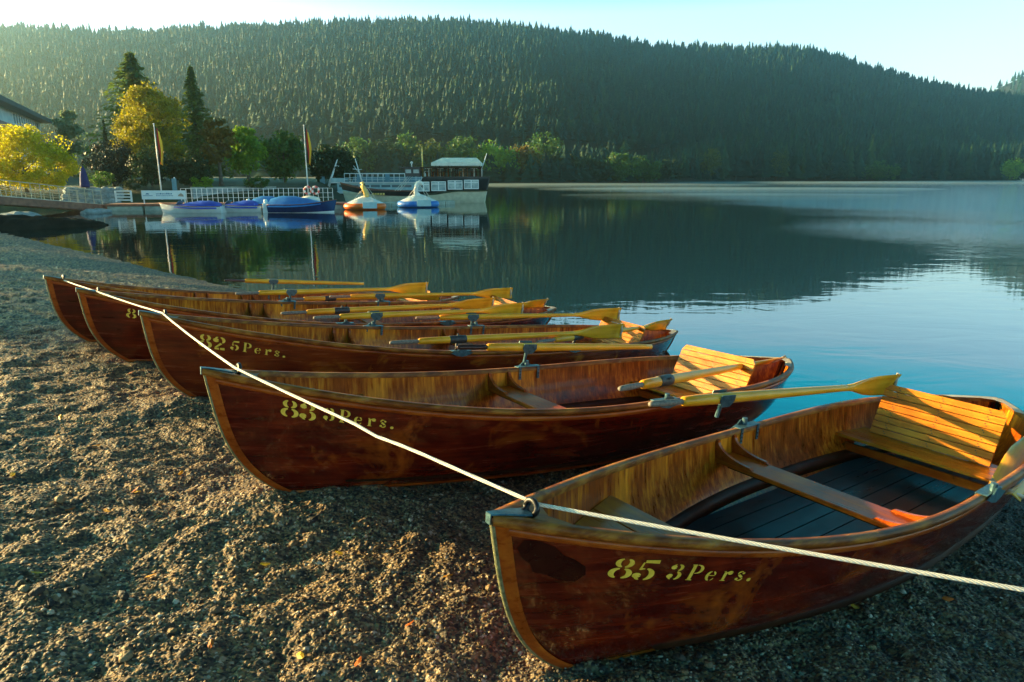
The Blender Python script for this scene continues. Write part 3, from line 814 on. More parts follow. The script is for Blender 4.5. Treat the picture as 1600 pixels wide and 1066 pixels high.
for i, (g, t, roll, ck, is_dark, lab) in enumerate(OARS):
    o = copy_tree(base_oar)
    place_oar(o, g, t, roll); tag(o, lab, 'oar', 'yellow wooden oars laid along the rowing boats')
    collar(o, {0: .56, 1: .50}.get(i, .58), ck)
    if is_dark:
        for c in o.children:
            if c.name.startswith('blade') and 'tip' not in c.name: c.data = dark_blade
            elif c.name.startswith('blade_tip'): bpy.data.objects.remove(c)
# second oar of the nearest boat: blade by the near gunwale, shaft out past the right edge
o = base_oar
place_oar(o, at(1690, 505, 6.3), at(1571, 768, 3.62), 70)
tag(o, 'oar on the near side of boat 85, bleached blade resting by the right edge', 'oar', 'yellow wooden oars laid along the rowing boats')
collar(o, 1.45, 'leather')

# ------------------------------------------------------------------ mooring rope
def rope():
    K = [(-5.032, 7.697, 1.098), (-4.105, 6.765, 1.118), (-2.798, 5.441, 1.155), (-1.466, 3.542, 1.221), (0.089, 2.208, 1.100), tuple(at(1600, 922, 1.72)), (3.6, 0.9, .62), (4.3, .68, .50)]
    pts = []
    for a, b in zip(K[:-1], K[1:]):
        a, b = Vector(a), Vector(b); l = (b - a).length; n = 14
        for i in range(n):
            u = i / n; p = a.lerp(b, u); p.z -= 4 * u * (1 - u) * .0022 * l * l; pts.append(p)
    pts.append(Vector(K[-1]))
    # a kink where the line was spliced
    for p in pts:
        dk = (p - Vector((-.55, 2.76, 1.14))).length
        p.z -= .014 * math.exp(-(dk / .10) ** 2)
    mb = MB(); mb.tube(pts, .0068, 9)
    tag(mb.build('mooring_rope', M['rope'], None, True), 'white mooring rope strung through the bow rings of all five boats', 'rope')
rope()

# ------------------------------------------------------------------ far side: hill, forest, park, landing stage
M['forest'] = None
def hill_height(x, y):
    """wooded hill beyond the lake: shore bench, then a long slope up to an even ridge"""
    px = 800 + FPX * x / np.maximum(y, 1)
    sky_px = np.interp(px, [-400, 0, 130, 250, 350, 500, 700, 800, 900, 1000, 1100, 1180, 1230, 1280, 1400, 1470, 1530, 1650, 1900],
                       [60, 42, 46, 49, 44, 39, 35, 39, 52, 66, 70, 68, 72, 86, 115, 126, 134, 150, 175])
    ys = np.interp(x, [-420, -130, -60, 20, 60, 140, 260, 600], [300, 270, 262, 275, 330, 430, 470, 500])     # far waterline
    yr = 760.0
    zr = (279 - sky_px) / FPX * yr * 1.015 - 26
    u = (y - ys) / (yr - ys)
    f = np.interp(u, [-1, -0.02, 0.0, 0.07, 0.16, 0.22, 0.6, 1.0, 1.3, 2.2], [-.03, -.02, .004, .03, .085, .10, .52, 1.0, 1.02, 0.75])
    return zr * f + 3.0 * vnoise(x / 60, y / 60, 31) * np.clip(u * 5, 0, 1) + 1.2 * vnoise(x / 17, y / 17, 32) * np.clip(u * 5, 0, 1)

def hill():
    xs = np.linspace(-760, 900, 180); ys = np.concatenate([np.linspace(240, 800, 120), np.linspace(815, 1250, 16)])
    X, Y = np.meshgrid(xs, ys); Z = hill_height(X, Y)
    n, m = X.shape; idx = np.arange(n * m).reshape(n, m)
    F = np.stack([idx[:-1, :-1], idx[:-1, 1:], idx[1:, 1:], idx[1:, :-1]], -1).reshape(-1, 4)
    me = np_mesh('hill', np.stack([X, Y, Z], -1).reshape(-1, 3), F, 4); me.shade_smooth()
    tag(link('hill', me, speckle('forest_floor', (0.006, 0.012, 0.005), (0.016, 0.022, 0.009), 0.08, 0.9)), kind='structure')
    # the next ridge, to the right and behind
    xs = np.linspace(420, 1500, 90); ys = np.linspace(780, 1500, 60); X, Y = np.meshgrid(xs, ys)
    Z = 178 * np.exp(-((Y - 1150) / 210) ** 2) * np.clip((X - 560) / 300, 0, 1) ** .7 + 4 * vnoise(X / 80, Y / 80, 41)
    n, m = X.shape; idx = np.arange(n * m).reshape(n, m)
    F = np.stack([idx[:-1, :-1], idx[:-1, 1:], idx[1:, 1:], idx[1:, :-1]], -1).reshape(-1, 4)
    me = np_mesh('far_hill', np.stack([X, Y, Z], -1).reshape(-1, 3), F, 4); me.shade_smooth()
    tag(link('far_hill', me, bpy.data.materials['forest_floor']), kind='structure')
hill()

def conifers(name, x, y, z, h, trunk, label, seed, mats, tiers=6, wide=1.0):
    """one mass of spruces: ragged tiers on slender trunks"""
    r = np.random.default_rng(seed); n = len(x); k = 9
    VV, FF, off = [], [], 0; VAR = []
    var = r.random(n)
    rad = h * r.uniform(.15, .25, n) * wide
    lean = r.normal(0, .012, (n, 2))
    for t in range(tiers):
        u0 = t / tiers; u1 = (t + 1.55) / tiers
        zb = trunk + (1 - trunk) * u0; zt = np.minimum(trunk + (1 - trunk) * u1, 1.0)
        rr = rad * (1 - u0) ** .85 * r.uniform(.75, 1.2, n)
        a = np.arange(k) * 2 * np.pi / k
        ang = a[None] + r.random((n, 1)) * 6.28
        rj = rr[:, None] * np.where(np.arange(k)[None] % 2 == 0, r.uniform(.8, 1.25, (n, k)), r.uniform(.35, .7, (n, k)))
        dz = -h[:, None] * r.uniform(0.0, .05, (n, k))
        V = np.empty((n, k + 1, 3))
        V[:, :k, 0] = x[:, None] + np.cos(ang) * rj + lean[:, :1] * h[:, None] * zb[:, None]; V[:, :k, 1] = y[:, None] + np.sin(ang) * rj
        V[:, :k, 2] = (z + h * zb)[:, None] + dz
        V[:, k, 0] = x + lean[:, 0] * h * zt; V[:, k, 1] = y; V[:, k, 2] = z + h * zt
        i = np.arange(k); tri = np.stack([i, (i + 1) % k, np.full(k, k)], -1)
        FF.append((tri[None] + (np.arange(n) * (k + 1))[:, None, None] + off).reshape(-1, 3)); VV.append(V.reshape(-1, 3)); off += n * (k + 1)
        VAR.append(np.repeat(var, k + 1))
    # trunks
    w = h * .012
    V = np.empty((n, 4, 3)); a = np.arange(3) * 2.094
    V[:, :3, 0] = x[:, None] + np.cos(a)[None] * w[:, None]; V[:, :3, 1] = y[:, None] + np.sin(a)[None] * w[:, None]; V[:, :3, 2] = (z - 1)[:, None]
    V[:, 3, 0] = x + lean[:, 0] * h * .8; V[:, 3, 1] = y; V[:, 3, 2] = z + h * .9
    tri = np.array([(0, 1, 3), (1, 2, 3), (2, 0, 3)]); nt0 = sum(len(f) for f in FF)
    FF.append((tri[None] + (np.arange(n) * 4)[:, None, None] + off).reshape(-1, 3)); VV.append(V.reshape(-1, 3)); VAR.append(np.repeat(var, 4))
    V = np.concatenate(VV); F = np.concatenate(FF)
    me = np_mesh(name, V, F, 3)
    for m in mats: me.materials.append(m)
    mi = np.zeros(len(F), np.int32); mi[nt0:] = 1; me.polygons.foreach_set('material_index', mi)
    me.shade_smooth()
    at_ = me.attributes.new('tree', 'FLOAT', 'POINT'); at_.data.foreach_set('value', np.concatenate(VAR).astype(np.float32))
    o = bpy.data.objects.new(name, me); COL.objects.link(o)
    tag(o, label, 'forest', kind='stuff'); return o

def needle_mat(name, stops):
    m = mat(name, stops[0][1], 0.7, spec=0.2)
    a = N(m, 'ShaderNodeAttribute', attribute_name='tree'); r = ramp(m, a.outputs['Fac'], stops)
    g = N(m, 'ShaderNodeNewGeometry'); n = noise(m, 0.9, g.outputs['Position'], 3)
    t = ramp(m, n.outputs[0], [(0.3, (.88, .88, .88)), (0.7, (1.1, 1.1, 1.08))])
    L(m, mixc(m, 1.0, r.outputs[0], t.outputs[0], 'MULTIPLY'), P_(m).inputs['Base Color']); return m
M['needles'] = needle_mat('spruce_needles', [(0, (.002, .017, .014)), (.45, (.005, .029, .020)), (.85, (.010, .042, .021)), (1, (.030, .060, .020))])
M['bark_pale'] = speckle('pale_spruce_bark', (.035, .030, .026), (.09, .08, .07), .8, .9)

def forests():
    r = np.random.default_rng(77)
    # upper slope
    n = 42000
    x = r.uniform(-640, 640, n); y = r.uniform(275, 790, n)
    ys = np.interp(x, [-420, -130, -60, 20, 60, 140, 260, 600], [300, 270, 262, 275, 330, 430, 470, 500])
    u = (y - ys) / (760 - ys)
    # open strip where the road runs, dense above
    k = (u > 0.225) & (np.abs(x) < y * .80 + 60) & (y < 785)
    x, y, u = x[k], y[k], u[k]
    z = hill_height(x, y); h = r.normal(13.5, 2.4, len(x)).clip(8, 19)
    tr = np.where(u < .30, r.uniform(.42, .62, len(x)), r.uniform(.15, .35, len(x)))
    conifers('hill_forest', x, y, z, h, tr, 'dark spruce forest covering the whole hillside across the lake', 5, [M['needles'], M['bark_pale']])
    # lower belt along the far shore, darker and to the right
    n = 1500
    x = r.uniform(30, 640, n); ys = np.interp(x, [20, 60, 140, 260, 600], [275, 330, 430, 470, 500]); y = ys + r.uniform(3, 48, n)
    k = np.abs(x) < y * .82; x, y = x[k], y[k]
    z = hill_height(x, y); h = r.normal(20, 3.5, len(x)).clip(12, 27) * np.clip((x - 10) / 130, .4, 1)
    conifers('shore_forest', x, y, z, h, r.uniform(.05, .2, len(x)), 'dark belt of spruces standing along the far waterline on the right', 6, [M['needles'], M['bark_pale']])
    n = 1700; x = r.uniform(-330, 60, n); ys = np.interp(x, [-420, -130, -60, 20, 60], [300, 270, 262, 275, 330]); y = ys + r.uniform(2, 60, n)
    z = hill_height(x, y); h = r.normal(8.5, 2.0, len(x)).clip(4, 14)
    o = conifers('shore_thicket', x, y, z, h, r.uniform(.0, .05, len(x)), 'dark low thicket along the foot of the hill behind the ship', 16, [M['needles'], M['bark_pale']], wide=2.2)
    # ridge to the far right
    n = 1500; x = r.uniform(560, 1300, n); y = r.uniform(900, 1180, n); k = (x / y > .60) & (x / y < .9); x, y = x[k], y[k]
    z = 178 * np.exp(-((y - 1150) / 210) ** 2) * np.clip((x - 560) / 300, 0, 1) ** .7 + 4 * vnoise(x / 80, y / 80, 41)
    conifers('far_ridge_forest', x, y, z, r.normal(13, 2, len(x)), r.uniform(.1, .3, len(x)), 'sunlit spruces on the farthest ridge at the right edge', 7, [M['needles'], M['bark_pale']])
forests()

# ---- broadleaf trees: clumps of leaf-sized faces round a branching trunk
def leaf_cloud(blobs, n, size, seed, clumps=42, spread=.26, squash=1.0):
    """leaf quads gathered in clumps through the crown's volume; blobs = (cx,cy,cz,rx,ry,rz)"""
    r = np.random.default_rng(seed)
    vol = np.array([b[3] * b[4] * b[5] for b in blobs]); pick = r.choice(len(blobs), clumps, p=vol / vol.sum())
    C = []
    for i in pick:
        b = blobs[i]; v = r.normal(size=3); v /= np.linalg.norm(v); q = r.uniform(.45, 1.0) ** .5
        C.append((b[0] + v[0] * b[3] * q * .86, b[1] + v[1] * b[4] * q * .86, b[2] + v[2] * b[5] * q * .86, min(b[3:]) * r.uniform(.6, 1.25)))
    C = np.array(C)
    j = r.integers(0, clumps, n); v = r.normal(size=(n, 3)); v /= np.linalg.norm(v, axis=1)[:, None]
    P = C[j, :3] + v * (C[j, 3] * spread * r.random(n) ** .42 * 1.35)[:, None] * np.array([1.1, 1.1, .8])
    N_ = v * .6 + r.normal(size=(n, 3)) * .6 + np.array([0, 0, .35]); N_ /= np.linalg.norm(N_, axis=1)[:, None]
    T = np.cross(N_, r.normal(size=(n, 3))); T /= np.linalg.norm(T, axis=1)[:, None]; B = np.cross(N_, T)
    s = size * r.uniform(.6, 1.35, n)[:, None]
    V = np.stack([P - T * s * .5, P + B * s * .36, P + T * s * .5, P - B * s * .36], 1).reshape(-1, 3)
    return V, np.arange(n * 4).reshape(-1, 4)

def trunk_mesh(h, w, seed, crown_r, forks=5, lean=0.0):
    rr = random.Random(seed); mb = MB()
    pts = [(lean * h * u + rr.uniform(-.02, .02) * h * u, rr.uniform(-.015, .015) * h * u, h * u) for u in (-.03, 0, .12, .3, .5, .72, .9)]
    mb.tube(pts, [w * 1.5, w * 1.2, w, w * .85, w * .65, w * .4, w * .15], 8)
    for k in range(forks):
        a = 2 * math.pi * (k + rr.random() * .6) / forks; u = rr.uniform(.3, .6); b = Vector((lean * h * u, 0, h * u))
        e = b + Vector((math.cos(a) * crown_r * rr.uniform(.5, .8), math.sin(a) * crown_r * rr.uniform(.5, .8), h * rr.uniform(.15, .35)))
        m = b.lerp(e, .5) + Vector((0, 0, -h * .02))
        mb.tube([b, m, e], [w * .45, w * .3, w * .08], 6)
    return mb

M['bark'] = speckle('brown_bark', (.045, .035, .025), (.10, .08, .06), 6, .9, .6, .03)
M['leaf_gold'] = leafmat('golden_leaves', (.16, .16, .006), (.38, .32, .009), .45)
M['leaf_yellow'] = leafmat('yellow_willow_leaves', (.40, .38, .010), (.62, .52, .012), .5)
M['leaf_olive'] = leafmat('olive_leaves', (.045, .075, .012), (.10, .12, .016), .4)
M['leaf_bright'] = leafmat('bright_green_leaves', (.10, .22, .018), (.20, .33, .022), .45)
M['leaf_dark'] = leafmat('dark_green_leaves', (.012, .030, .012), (.03, .06, .018), .3)
M['leaf_mid'] = leafmat('mid_green_leaves', (.035, .092, .018), (.085, .16, .024), .4)
M['leaf_purple'] = leafmat('dark_purple_leaves', (.008, .014, .012), (.018, .028, .022), .2)
M['leaf_amber'] = leafmat('amber_leaves', (.10, .085, .015), (.17, .11, .016), .4)
M['leaf_pale'] = leafmat('mist_pale_birch_leaves', (.11, .17, .08), (.18, .24, .11), .45)  # leaf colour lightened to stand in for mist around the birch
M['leaf_pine'] = leafmat('green_pine_needles', (.055, .11, .022), (.14, .19, .030), .4)  # green needle colour of the park pine and spruce

TREE_GROUP = None
def tree(name, base, h, blobs, leaf, nleaf, size, label, cat, seed, trunk_w=.16, trunk_h=.75, group=None, clumps=42, spread=.34, lean=0.0, bark='bark'):
    root = empty(name, base, (0, 0, 0), label, cat, group)
    V, F = leaf_cloud(blobs, nleaf, size, seed, clumps, spread)
    link('crown', np_mesh('crown', V, F, 4), M[leaf], root)
    cr = max(b[3] for b in blobs)
    trunk_mesh(h * trunk_h, trunk_w, seed, cr, lean=lean).build('trunk', M[bark], root, True)
    return root

def spruce(base, h, r0, label, seed, leaf='leaf_pine', name='spruce_tree', trunk=.10, power=.9, n=3200, size=.34):
    root = empty(name, base, (0, 0, 0), label, 'conifer tree')
    r = np.random.default_rng(seed)
    u = r.random(n) ** 1.35
    lev = np.clip(u + .02 * np.sin(u * 95) + r.normal(0, .012, n), 0, 1)
    zc = h * (trunk + (1 - trunk) * lev)
    br = r.integers(0, 8, n); ang = br * .785 + u * 28.5 + r.normal(0, .13, n)
    q = r.random(n) ** .55; reach = r0 * np.maximum(1 - lev, .03) ** power * (0.72 + .4 * np.sin(br * 2.3 + u * 46))
    d = reach * q; droop = -.22 * d + .12 * d * q
    P = np.stack([np.cos(ang) * d, np.sin(ang) * d, zc + droop + r.normal(0, .05, n)], -1)
    T = np.stack([np.cos(ang + r.normal(0, .5, n)), np.sin(ang + r.normal(0, .5, n)), r.normal(-.25, .3, n)], -1); T /= np.linalg.norm(T, axis=1)[:, None]
    B = np.cross(T, r.normal(size=(n, 3)) * .4 + np.array([0, 0, 1])); B /= np.linalg.norm(B, axis=1)[:, None]
    s = size * r.uniform(.6, 1.4, n)[:, None]
    V = np.stack([P - T * s * .5, P + B * s * .22, P + T * s * .6, P - B * s * .22], 1).reshape(-1, 3)
    link('crown', np_mesh('crown', V, np.arange(n * 4).reshape(-1, 4), 4), M[leaf], root)
    mb = MB(); mb.tube([(0, 0, -.2), (0, 0, h * .3), (0, 0, h * .7), (0, 0, h * .99)], [h * .016, h * .013, h * .007, .01], 8); mb.build('trunk', M['bark'], root, True)
    return root

# ---- the park ground on the left bank
def park_z(x, y):
    """level of the left bank behind the landing stage"""
    yf = np.interp(x, [-120, -60, -34, -24, -16, -14], [34, 49, 54, 57, 62, 90])
    s = (y - yf)
    return np.interp(s, [-3, -1.0, 0, .8, 3, 12, 60], [-.8, -.3, .25, .95, 1.35, 1.75, 2.4])
def park():
    xs = np.linspace(-130, -8, 110); ys = np.linspace(30, 190, 130); X, Y = np.meshgrid(xs, ys)
    # the bank turns back along the bay on the right
    edge = np.interp(Y, [50, 62, 80, 120, 190], [-14, -15, -18, -24, -40])
    Z = park_z(X, Y); Z = np.minimum(Z, (edge - X) * .6) + .05 * vnoise(X / 2, Y / 2, 51)
    Z = np.where(Y < 46, np.minimum(Z, 1.2), Z)
    n, m = X.shape; idx = np.arange(n * m).reshape(n, m)
    F = np.stack([idx[:-1, :-1], idx[:-1, 1:], idx[1:, 1:], idx[1:, :-1]], -1).reshape(-1, 4)
    Vv = np.stack([X, Y, Z], -1).reshape(-1, 3); F = F[Vv[F].max(1)[:, 2] > -.5]
    me = np_mesh('park_ground', Vv, F, 4); me.shade_smooth()
    m_ = speckle('park_grass', (.008, .020, .006), (.025, .045, .010), 1.2, .9, .6, .05)
    tag(link('park_ground', me, m_), kind='structure')
park()

def put(px, py_base, Y): 
    p = at(px, py_base, Y); return p
def span(px0, px1, Y): return abs(at(px1, 280, Y).x - at(px0, 280, Y).x)
def hgt(py0, py1, Y): return abs(at(800, py0, Y).z - at(800, py1, Y).z)

def park_trees():
    Y = 46; b = put(42, 300, Y); w = span(-34, 128, Y) / 2; hh = hgt(190, 300, Y)
    tree('golden_willow_bush', b, hh, [(0, 0, hh * .50, w * .86, w * .8, hh * .46), (-w * .45, .3, hh * .5, w * .5, w * .6, hh * .42), (w * .5, 0, hh * .36, w * .45, w * .6, hh * .33), (0, 0, hh * .25, w * .85, w * .7, hh * .25)],
         'leaf_yellow', 20000, .15, 'round golden yellow willow bush at the left edge below the house', 'bush', 3, .12, .5, clumps=110, spread=.30)
    Y = 64; b = put(246, 291, Y); w = span(188, 304, Y) / 2; hh = hgt(128, 291, Y)
    tree('linden_tree', b, hh, [(0, 0, hh * .62, w * .86, w * .9, hh * .36), (-w * .30, 0, hh * .42, w * .62, w * .8, hh * .26), (w * .25, 0, hh * .75, w * .55, w * .6, hh * .22), (w * .4, 0, hh * .42, w * .55, w * .7, hh * .28)],
         'leaf_gold', 20000, .21, 'big domed tree with golden leaves behind the left flagpole', 'tree', 4, .28, .8, clumps=120, spread=.30)
    Y = 74; spruce(put(226, 290, Y), hgt(84, 290, Y), span(180, 262, Y) / 2 * 2.5, 'tall dark pine with a ragged top rising behind the golden domed tree', 8, n=8000, power=.85, size=.55, name='pine_tree')
    Y = 72; spruce(put(315, 288, Y), hgt(106, 288, Y), span(290, 342, Y) / 2 * 2.1, 'slender pointed spruce right of the golden domed tree', 9, n=7500, power=.95, size=.42)
    Y = 60; b = put(178, 290, Y); w = span(142, 214, Y) / 2; hh = hgt(213, 290, Y)
    tree('beech_bush', b, hh, [(0, 0, hh * .52, w * .9, w * .9, hh * .48), (w * .3, 0, hh * .35, w * .7, w * .7, hh * .35)], 'leaf_purple', 4500, .22, 'rounded dark purple bush between golden willow and big golden tree', 'bush', 12, .1, .5, clumps=60)
    spruce(put(170, 258, 66), hgt(193, 262, 66), .5, 'thin dark cypress spike above the purple bush', 13, leaf='leaf_dark', n=900, size=.22, name='cypress_tree')
    Y = 58; b = put(238, 292, Y); w = span(208, 262, Y) / 2; hh = hgt(228, 292, Y)
    tree('yew_bush', b, hh, [(0, 0, hh * .5, w, w, hh * .48)], 'leaf_dark', 3600, .22, 'dark green bush directly behind the left flagpole', 'bush', 14, .1, .5, clumps=50)
    Y = 60; b = put(298, 290, Y); w = span(266, 330, Y) / 2; hh = hgt(236, 290, Y)
    tree('laurel_bush', b, hh, [(0, 0, hh * .5, w, w, hh * .48), (w * .5, 0, hh * .3, w * .6, w * .6, hh * .3)], 'leaf_dark', 3600, .22, 'broad dark bush under the slender pointed spruce', 'bush', 15, .1, .5, clumps=50)
    Y = 62; b = put(346, 288, Y); w = span(322, 378, Y) / 2; hh = hgt(184, 288, Y)
    tree('chestnut_tree', b, hh, [(0, 0, hh * .78, w * .95, w * .8, hh * .2), (-w * .3, 0, hh * .48, w * .6, w * .6, hh * .2), (w * .35, 0, hh * .55, w * .6, w * .6, hh * .24)], 'leaf_amber', 4200, .30, 'tree with amber leaf clusters and gaps left of the bright green tree', 'tree', 16, .16, .8, clumps=46)
    Y = 66; b = put(389, 288, Y); w = span(362, 420, Y) / 2; hh = hgt(194, 288, Y)
    tree('maple_tree', b, hh, [(-w * .1, 0, hh * .78, w * .62, w * .7, hh * .22), (0, 0, hh * .48, w * .95, w * .8, hh * .34)], 'leaf_bright', 6500, .27, 'bright light green tree midway between the two flagpoles', 'tree', 17, .16, .8, clumps=70)
    Y = 72; b = put(446, 288, Y); w = span(412, 486, Y) / 2; hh = hgt(205, 288, Y)
    tree('ash_tree', b, hh, [(0, 0, hh * .55, w * .95, w * .9, hh * .42), (w * .1, 0, hh * .75, w * .6, w * .6, hh * .25)], 'leaf_mid', 6500, .30, 'round mid green tree just left of the right flagpole', 'tree', 18, .16, .8, clumps=70)
    Y = 78; b = put(520, 288, Y); w = span(478, 560, Y) / 2; hh = hgt(222, 288, Y)
    tree('alder_tree', b, hh, [(0, 0, hh * .5, w * .95, w * .9, hh * .46), (-w * .4, 0, hh * .62, w * .6, w * .6, hh * .35)], 'leaf_dark', 5500, .34, 'dark green spreading tree behind the white excursion boat mast', 'tree', 19, .16, .8, clumps=60)
    Y = 110; b = put(118, 285, Y); w = span(88, 140, Y) / 2; hh = hgt(166, 285, Y)
    tree('birch_tree', b, hh, [(0, 0, hh * .78, w * .75, w * .7, hh * .2), (w * .2, 0, hh * .55, w, w * .7, hh * .2)], 'leaf_pale', 2600, .5, 'pale thin birch in the mist above the golden willow bush', 'tree', 20, .14, .85, clumps=44, bark='bark_pale')
    for px, py, Y, s, lf, lab in ((158, 286, 56, 1.5, 'leaf_mid', 'low clipped green shrub above the stone wall'), (212, 292, 57, 1.1, 'leaf_dark', 'small dark shrub between clipped shrub and left flagpole'),
                              (318, 290, 58, 1.2, 'leaf_bright', 'small sunlit pale green shrub right of the blue board'), (402, 290, 60, 1.3, 'leaf_mid', 'low shrub under the bright green tree'),
                              (-6, 300, 47, 1.6, 'leaf_gold', 'yellow shrub cut by the left edge under the willow bush')):
        b = put(px, py + 5, Y)
        tree('shrub', b, s, [(0, 0, s * .4, s * .9, s * .7, s * .45)], lf, 1500, .13, lab, 'shrub', px + 500, .04, .5, clumps=26)
park_trees()

# off to the left, out of the picture: the trees whose shade lies on the upper beach
def shade_trees():
    for i, (x, y, h, w) in enumerate([(-40, 17.6, 8.2, 2.8), (-42, 23.4, 8.8, 3.3), (-45, 30.5, 9.8, 3.9)]):
        tree('plane_tree', (x, y, 1.0), h, [(0, 0, h * .6, w, w, h * .34), (w * .4, .5, h * .40, w * .8, w * .8, h * .3), (-w * .4, -.5, h * .35, w * .8, w * .8, h * .3)], 'leaf_olive', 5200, .34, ['small plane tree beyond the left edge of the view, nearest the boats', 'middle plane tree of the three beyond the left edge', 'tallest plane tree beyond the left edge, farthest along the bank'][i], 'tree', 200 + i, .18, .7, clumps=80)
shade_trees()

# ---- broadleaf trees along the far shore, behind the tour ship
def far_trees():
    spec = [  # px centre, px width, py top, distance, leaf, label
        (560, 62, 214, 272, 'leaf_mid', 'round green tree on far shore directly behind the ship bow mast'),
        (606, 66, 212, 276, 'leaf_dark', 'dark round tree on far shore between the ship bow mast and tall mast'),
        (636, 44, 202, 284, 'leaf_mid', 'lighter tree on far shore topping its neighbours left of the tall ship mast'),
        (676, 64, 218, 276, 'leaf_olive', 'olive tree on far shore behind the ship canopy left end'),
        (724, 60, 212, 280, 'leaf_mid', 'green tree on far shore behind the ship canopy right end'),
        (770, 66, 222, 280, 'leaf_bright', 'light green tree on far shore just right of the ship stern pole'),
        (814, 60, 226, 284, 'leaf_amber', 'amber tinged tree on far shore, second right of the ship'),
        (848, 54, 204, 300, 'leaf_mid', 'taller green tree on far shore, third right of the ship'),
        (884, 56, 236, 292, 'leaf_dark', 'low dark tree on far shore, fourth right of the ship'),
        (926, 58, 246, 300, 'leaf_dark', 'low rounded dark tree on far shore, fifth right of the ship'),
        (966, 56, 238, 312, 'leaf_mid', 'wide green tree on far shore, sixth right of the ship'),
        (1004, 52, 242, 328, 'leaf_mid', 'green tree on far shore, seventh right of the ship'),
        (1040, 46, 248, 345, 'leaf_dark', 'dark tree on far shore, eighth right of the ship'),
        (1108, 26, 226, 392, 'leaf_olive', 'narrow olive tree against the dark spruces right of centre'),
        (1212, 26, 232, 440, 'leaf_olive', 'narrow olive tree near the far shore, halfway to the right edge'),
        (1290, 60, 252, 455, 'leaf_dark', 'low dark broadleaf on the far shore right of the narrow olive tree'),
        (1372, 60, 250, 462, 'leaf_mid', 'green broadleaf on the far shore well left of the white hut'),
        (1580, 26, 243, 470, 'leaf_bright', 'small sunlit green tree above the white hut at the far right'),
    ]
    for i, (px, w, py, Y, lf, lab) in enumerate(spec):
        b = at(px, 284, Y); b.z = max(float(hill_height(np.array([b.x]), np.array([Y]))[0]), 0.3) - .3
        top = at(px, py, Y).z; hh = top - b.z; W_ = w / FPX * Y / 2 * 1.1
        nar = w < 30
        bl = [(0, 0, hh * .55, W_, W_, hh * .42)] + ([] if nar else [(W_ * .45, 0, hh * .4, W_ * .65, W_ * .7, hh * .34), (-W_ * .4, 0, hh * .45, W_ * .65, W_ * .7, hh * .36), (W_ * .1, 0, hh * .78, W_ * .5, W_ * .5, hh * .2)])
        tree('shore_tree', b, hh, bl, lf, 2600 if not nar else 1400, 1.15, lab, 'tree', 300 + i, .35, .7, 'trees along the far shore', clumps=60)
far_trees()

# ------------------------------------------------------------------ buildings and landing stage
M['white'] = speckle('white_paint', (.62, .64, .62), (.78, .79, .76), 3, .5, .1, .005)
M['cream'] = speckle('cream_paint', (.50, .50, .36), (.66, .65, .48), 2, .5, .1, .005)
M['shipblack'] = speckle('black_ship_paint', (.010, .013, .014), (.028, .030, .030), 2, .4, .1, .005)
M['glass'] = mat('window_glass', (.10, .17, .19), .08, spec=.8)
M['glasslight'] = speckle('curtained_glass', (.16, .26, .28), (.38, .48, .47), 2.5, .2, 0, .001)
M['paleblue'] = speckle('pale_blue_paint', (.30, .47, .50), (.46, .62, .63), 2, .5, .1, .005)
M['bluegrey'] = speckle('blue_grey_paint', (.07, .19, .25), (.12, .27, .33), 2, .5, .1, .005)
M['railmetal'] = mat('pale_rail_paint', (.36, .36, .27), .45)
M['roof'] = speckle('dark_slate_roof', (.018, .028, .032), (.04, .055, .06), 3, .6, .4, .03)
M['plaster'] = speckle('white_plaster', (.45, .48, .46), (.60, .62, .58), 1, .8, .1, .01)
M['balcony'] = speckle('rosy_balcony_boards', (.26, .12, .11), (.36, .18, .16), 2, .7, .2, .01)
M['deckwood'] = speckle('red_brown_deck_timber', (.13, .050, .032), (.24, .10, .06), 3, .7, .2, .01)
M['deckedge'] = speckle('pale_deck_edge', (.50, .45, .36), (.65, .60, .50), 3, .7, .1, .01)
M['float'] = speckle('grey_green_float', (.22, .26, .22), (.36, .40, .33), 2.5, .7, .3, .02)
M['tarp'] = speckle('blue_tarpaulin', (.010, .045, .34), (.022, .085, .52), 1.6, .45, .5, .03)
M['tarpteal'] = speckle('teal_blue_tarpaulin', (.010, .12, .36), (.025, .19, .50), 1.6, .45, .5, .03)
M['navy'] = speckle('navy_hull_paint', (.008, .02, .08), (.016, .035, .13), 2, .2, .05, .005)
M['boatwhite'] = speckle('white_boat_gelcoat', (.60, .66, .66), (.74, .78, .76), 2, .25, .05, .005)
M['stone'] = speckle('blue_grey_stone', (.11, .16, .17), (.30, .34, .34), 3.5, .85, .5, .03)
M['orange'] = speckle('orange_float', (.60, .10, .006), (.76, .16, .012), 2, .4, .1, .01)
M['blueplastic'] = speckle('blue_float', (.015, .11, .42), (.04, .20, .56), 2, .4, .1, .01)
M['swanwhite'] = speckle('white_swan_paint', (.62, .60, .52), (.78, .76, .68), 3, .4, .1, .01)
M['swangold'] = speckle('golden_swan_paint', (.62, .36, .06), (.78, .52, .14), 3, .4, .1, .01)
M['red'] = mat('red_ring_paint', (.55, .10, .08), .5)
M['canvas'] = speckle('cream_canvas', (.60, .58, .48), (.74, .72, .62), 3, .8, .2, .01)
M['flagred'] = mat('red_flag_cloth', (.55, .03, .02), .8); M['flaggold'] = mat('gold_flag_cloth', (.75, .40, .02), .8); M['flagblack'] = mat('black_flag_cloth', (.012, .012, .012), .8)
M['pole'] = mat('white_pole_paint', (.70, .72, .70), .4)
M['rock'] = speckle('dark_wet_stone', (.005, .006, .005), (.018, .020, .016), 1.2, .95, .7, .06); P_(M['rock']).inputs['Specular IOR Level'].default_value = 0.08

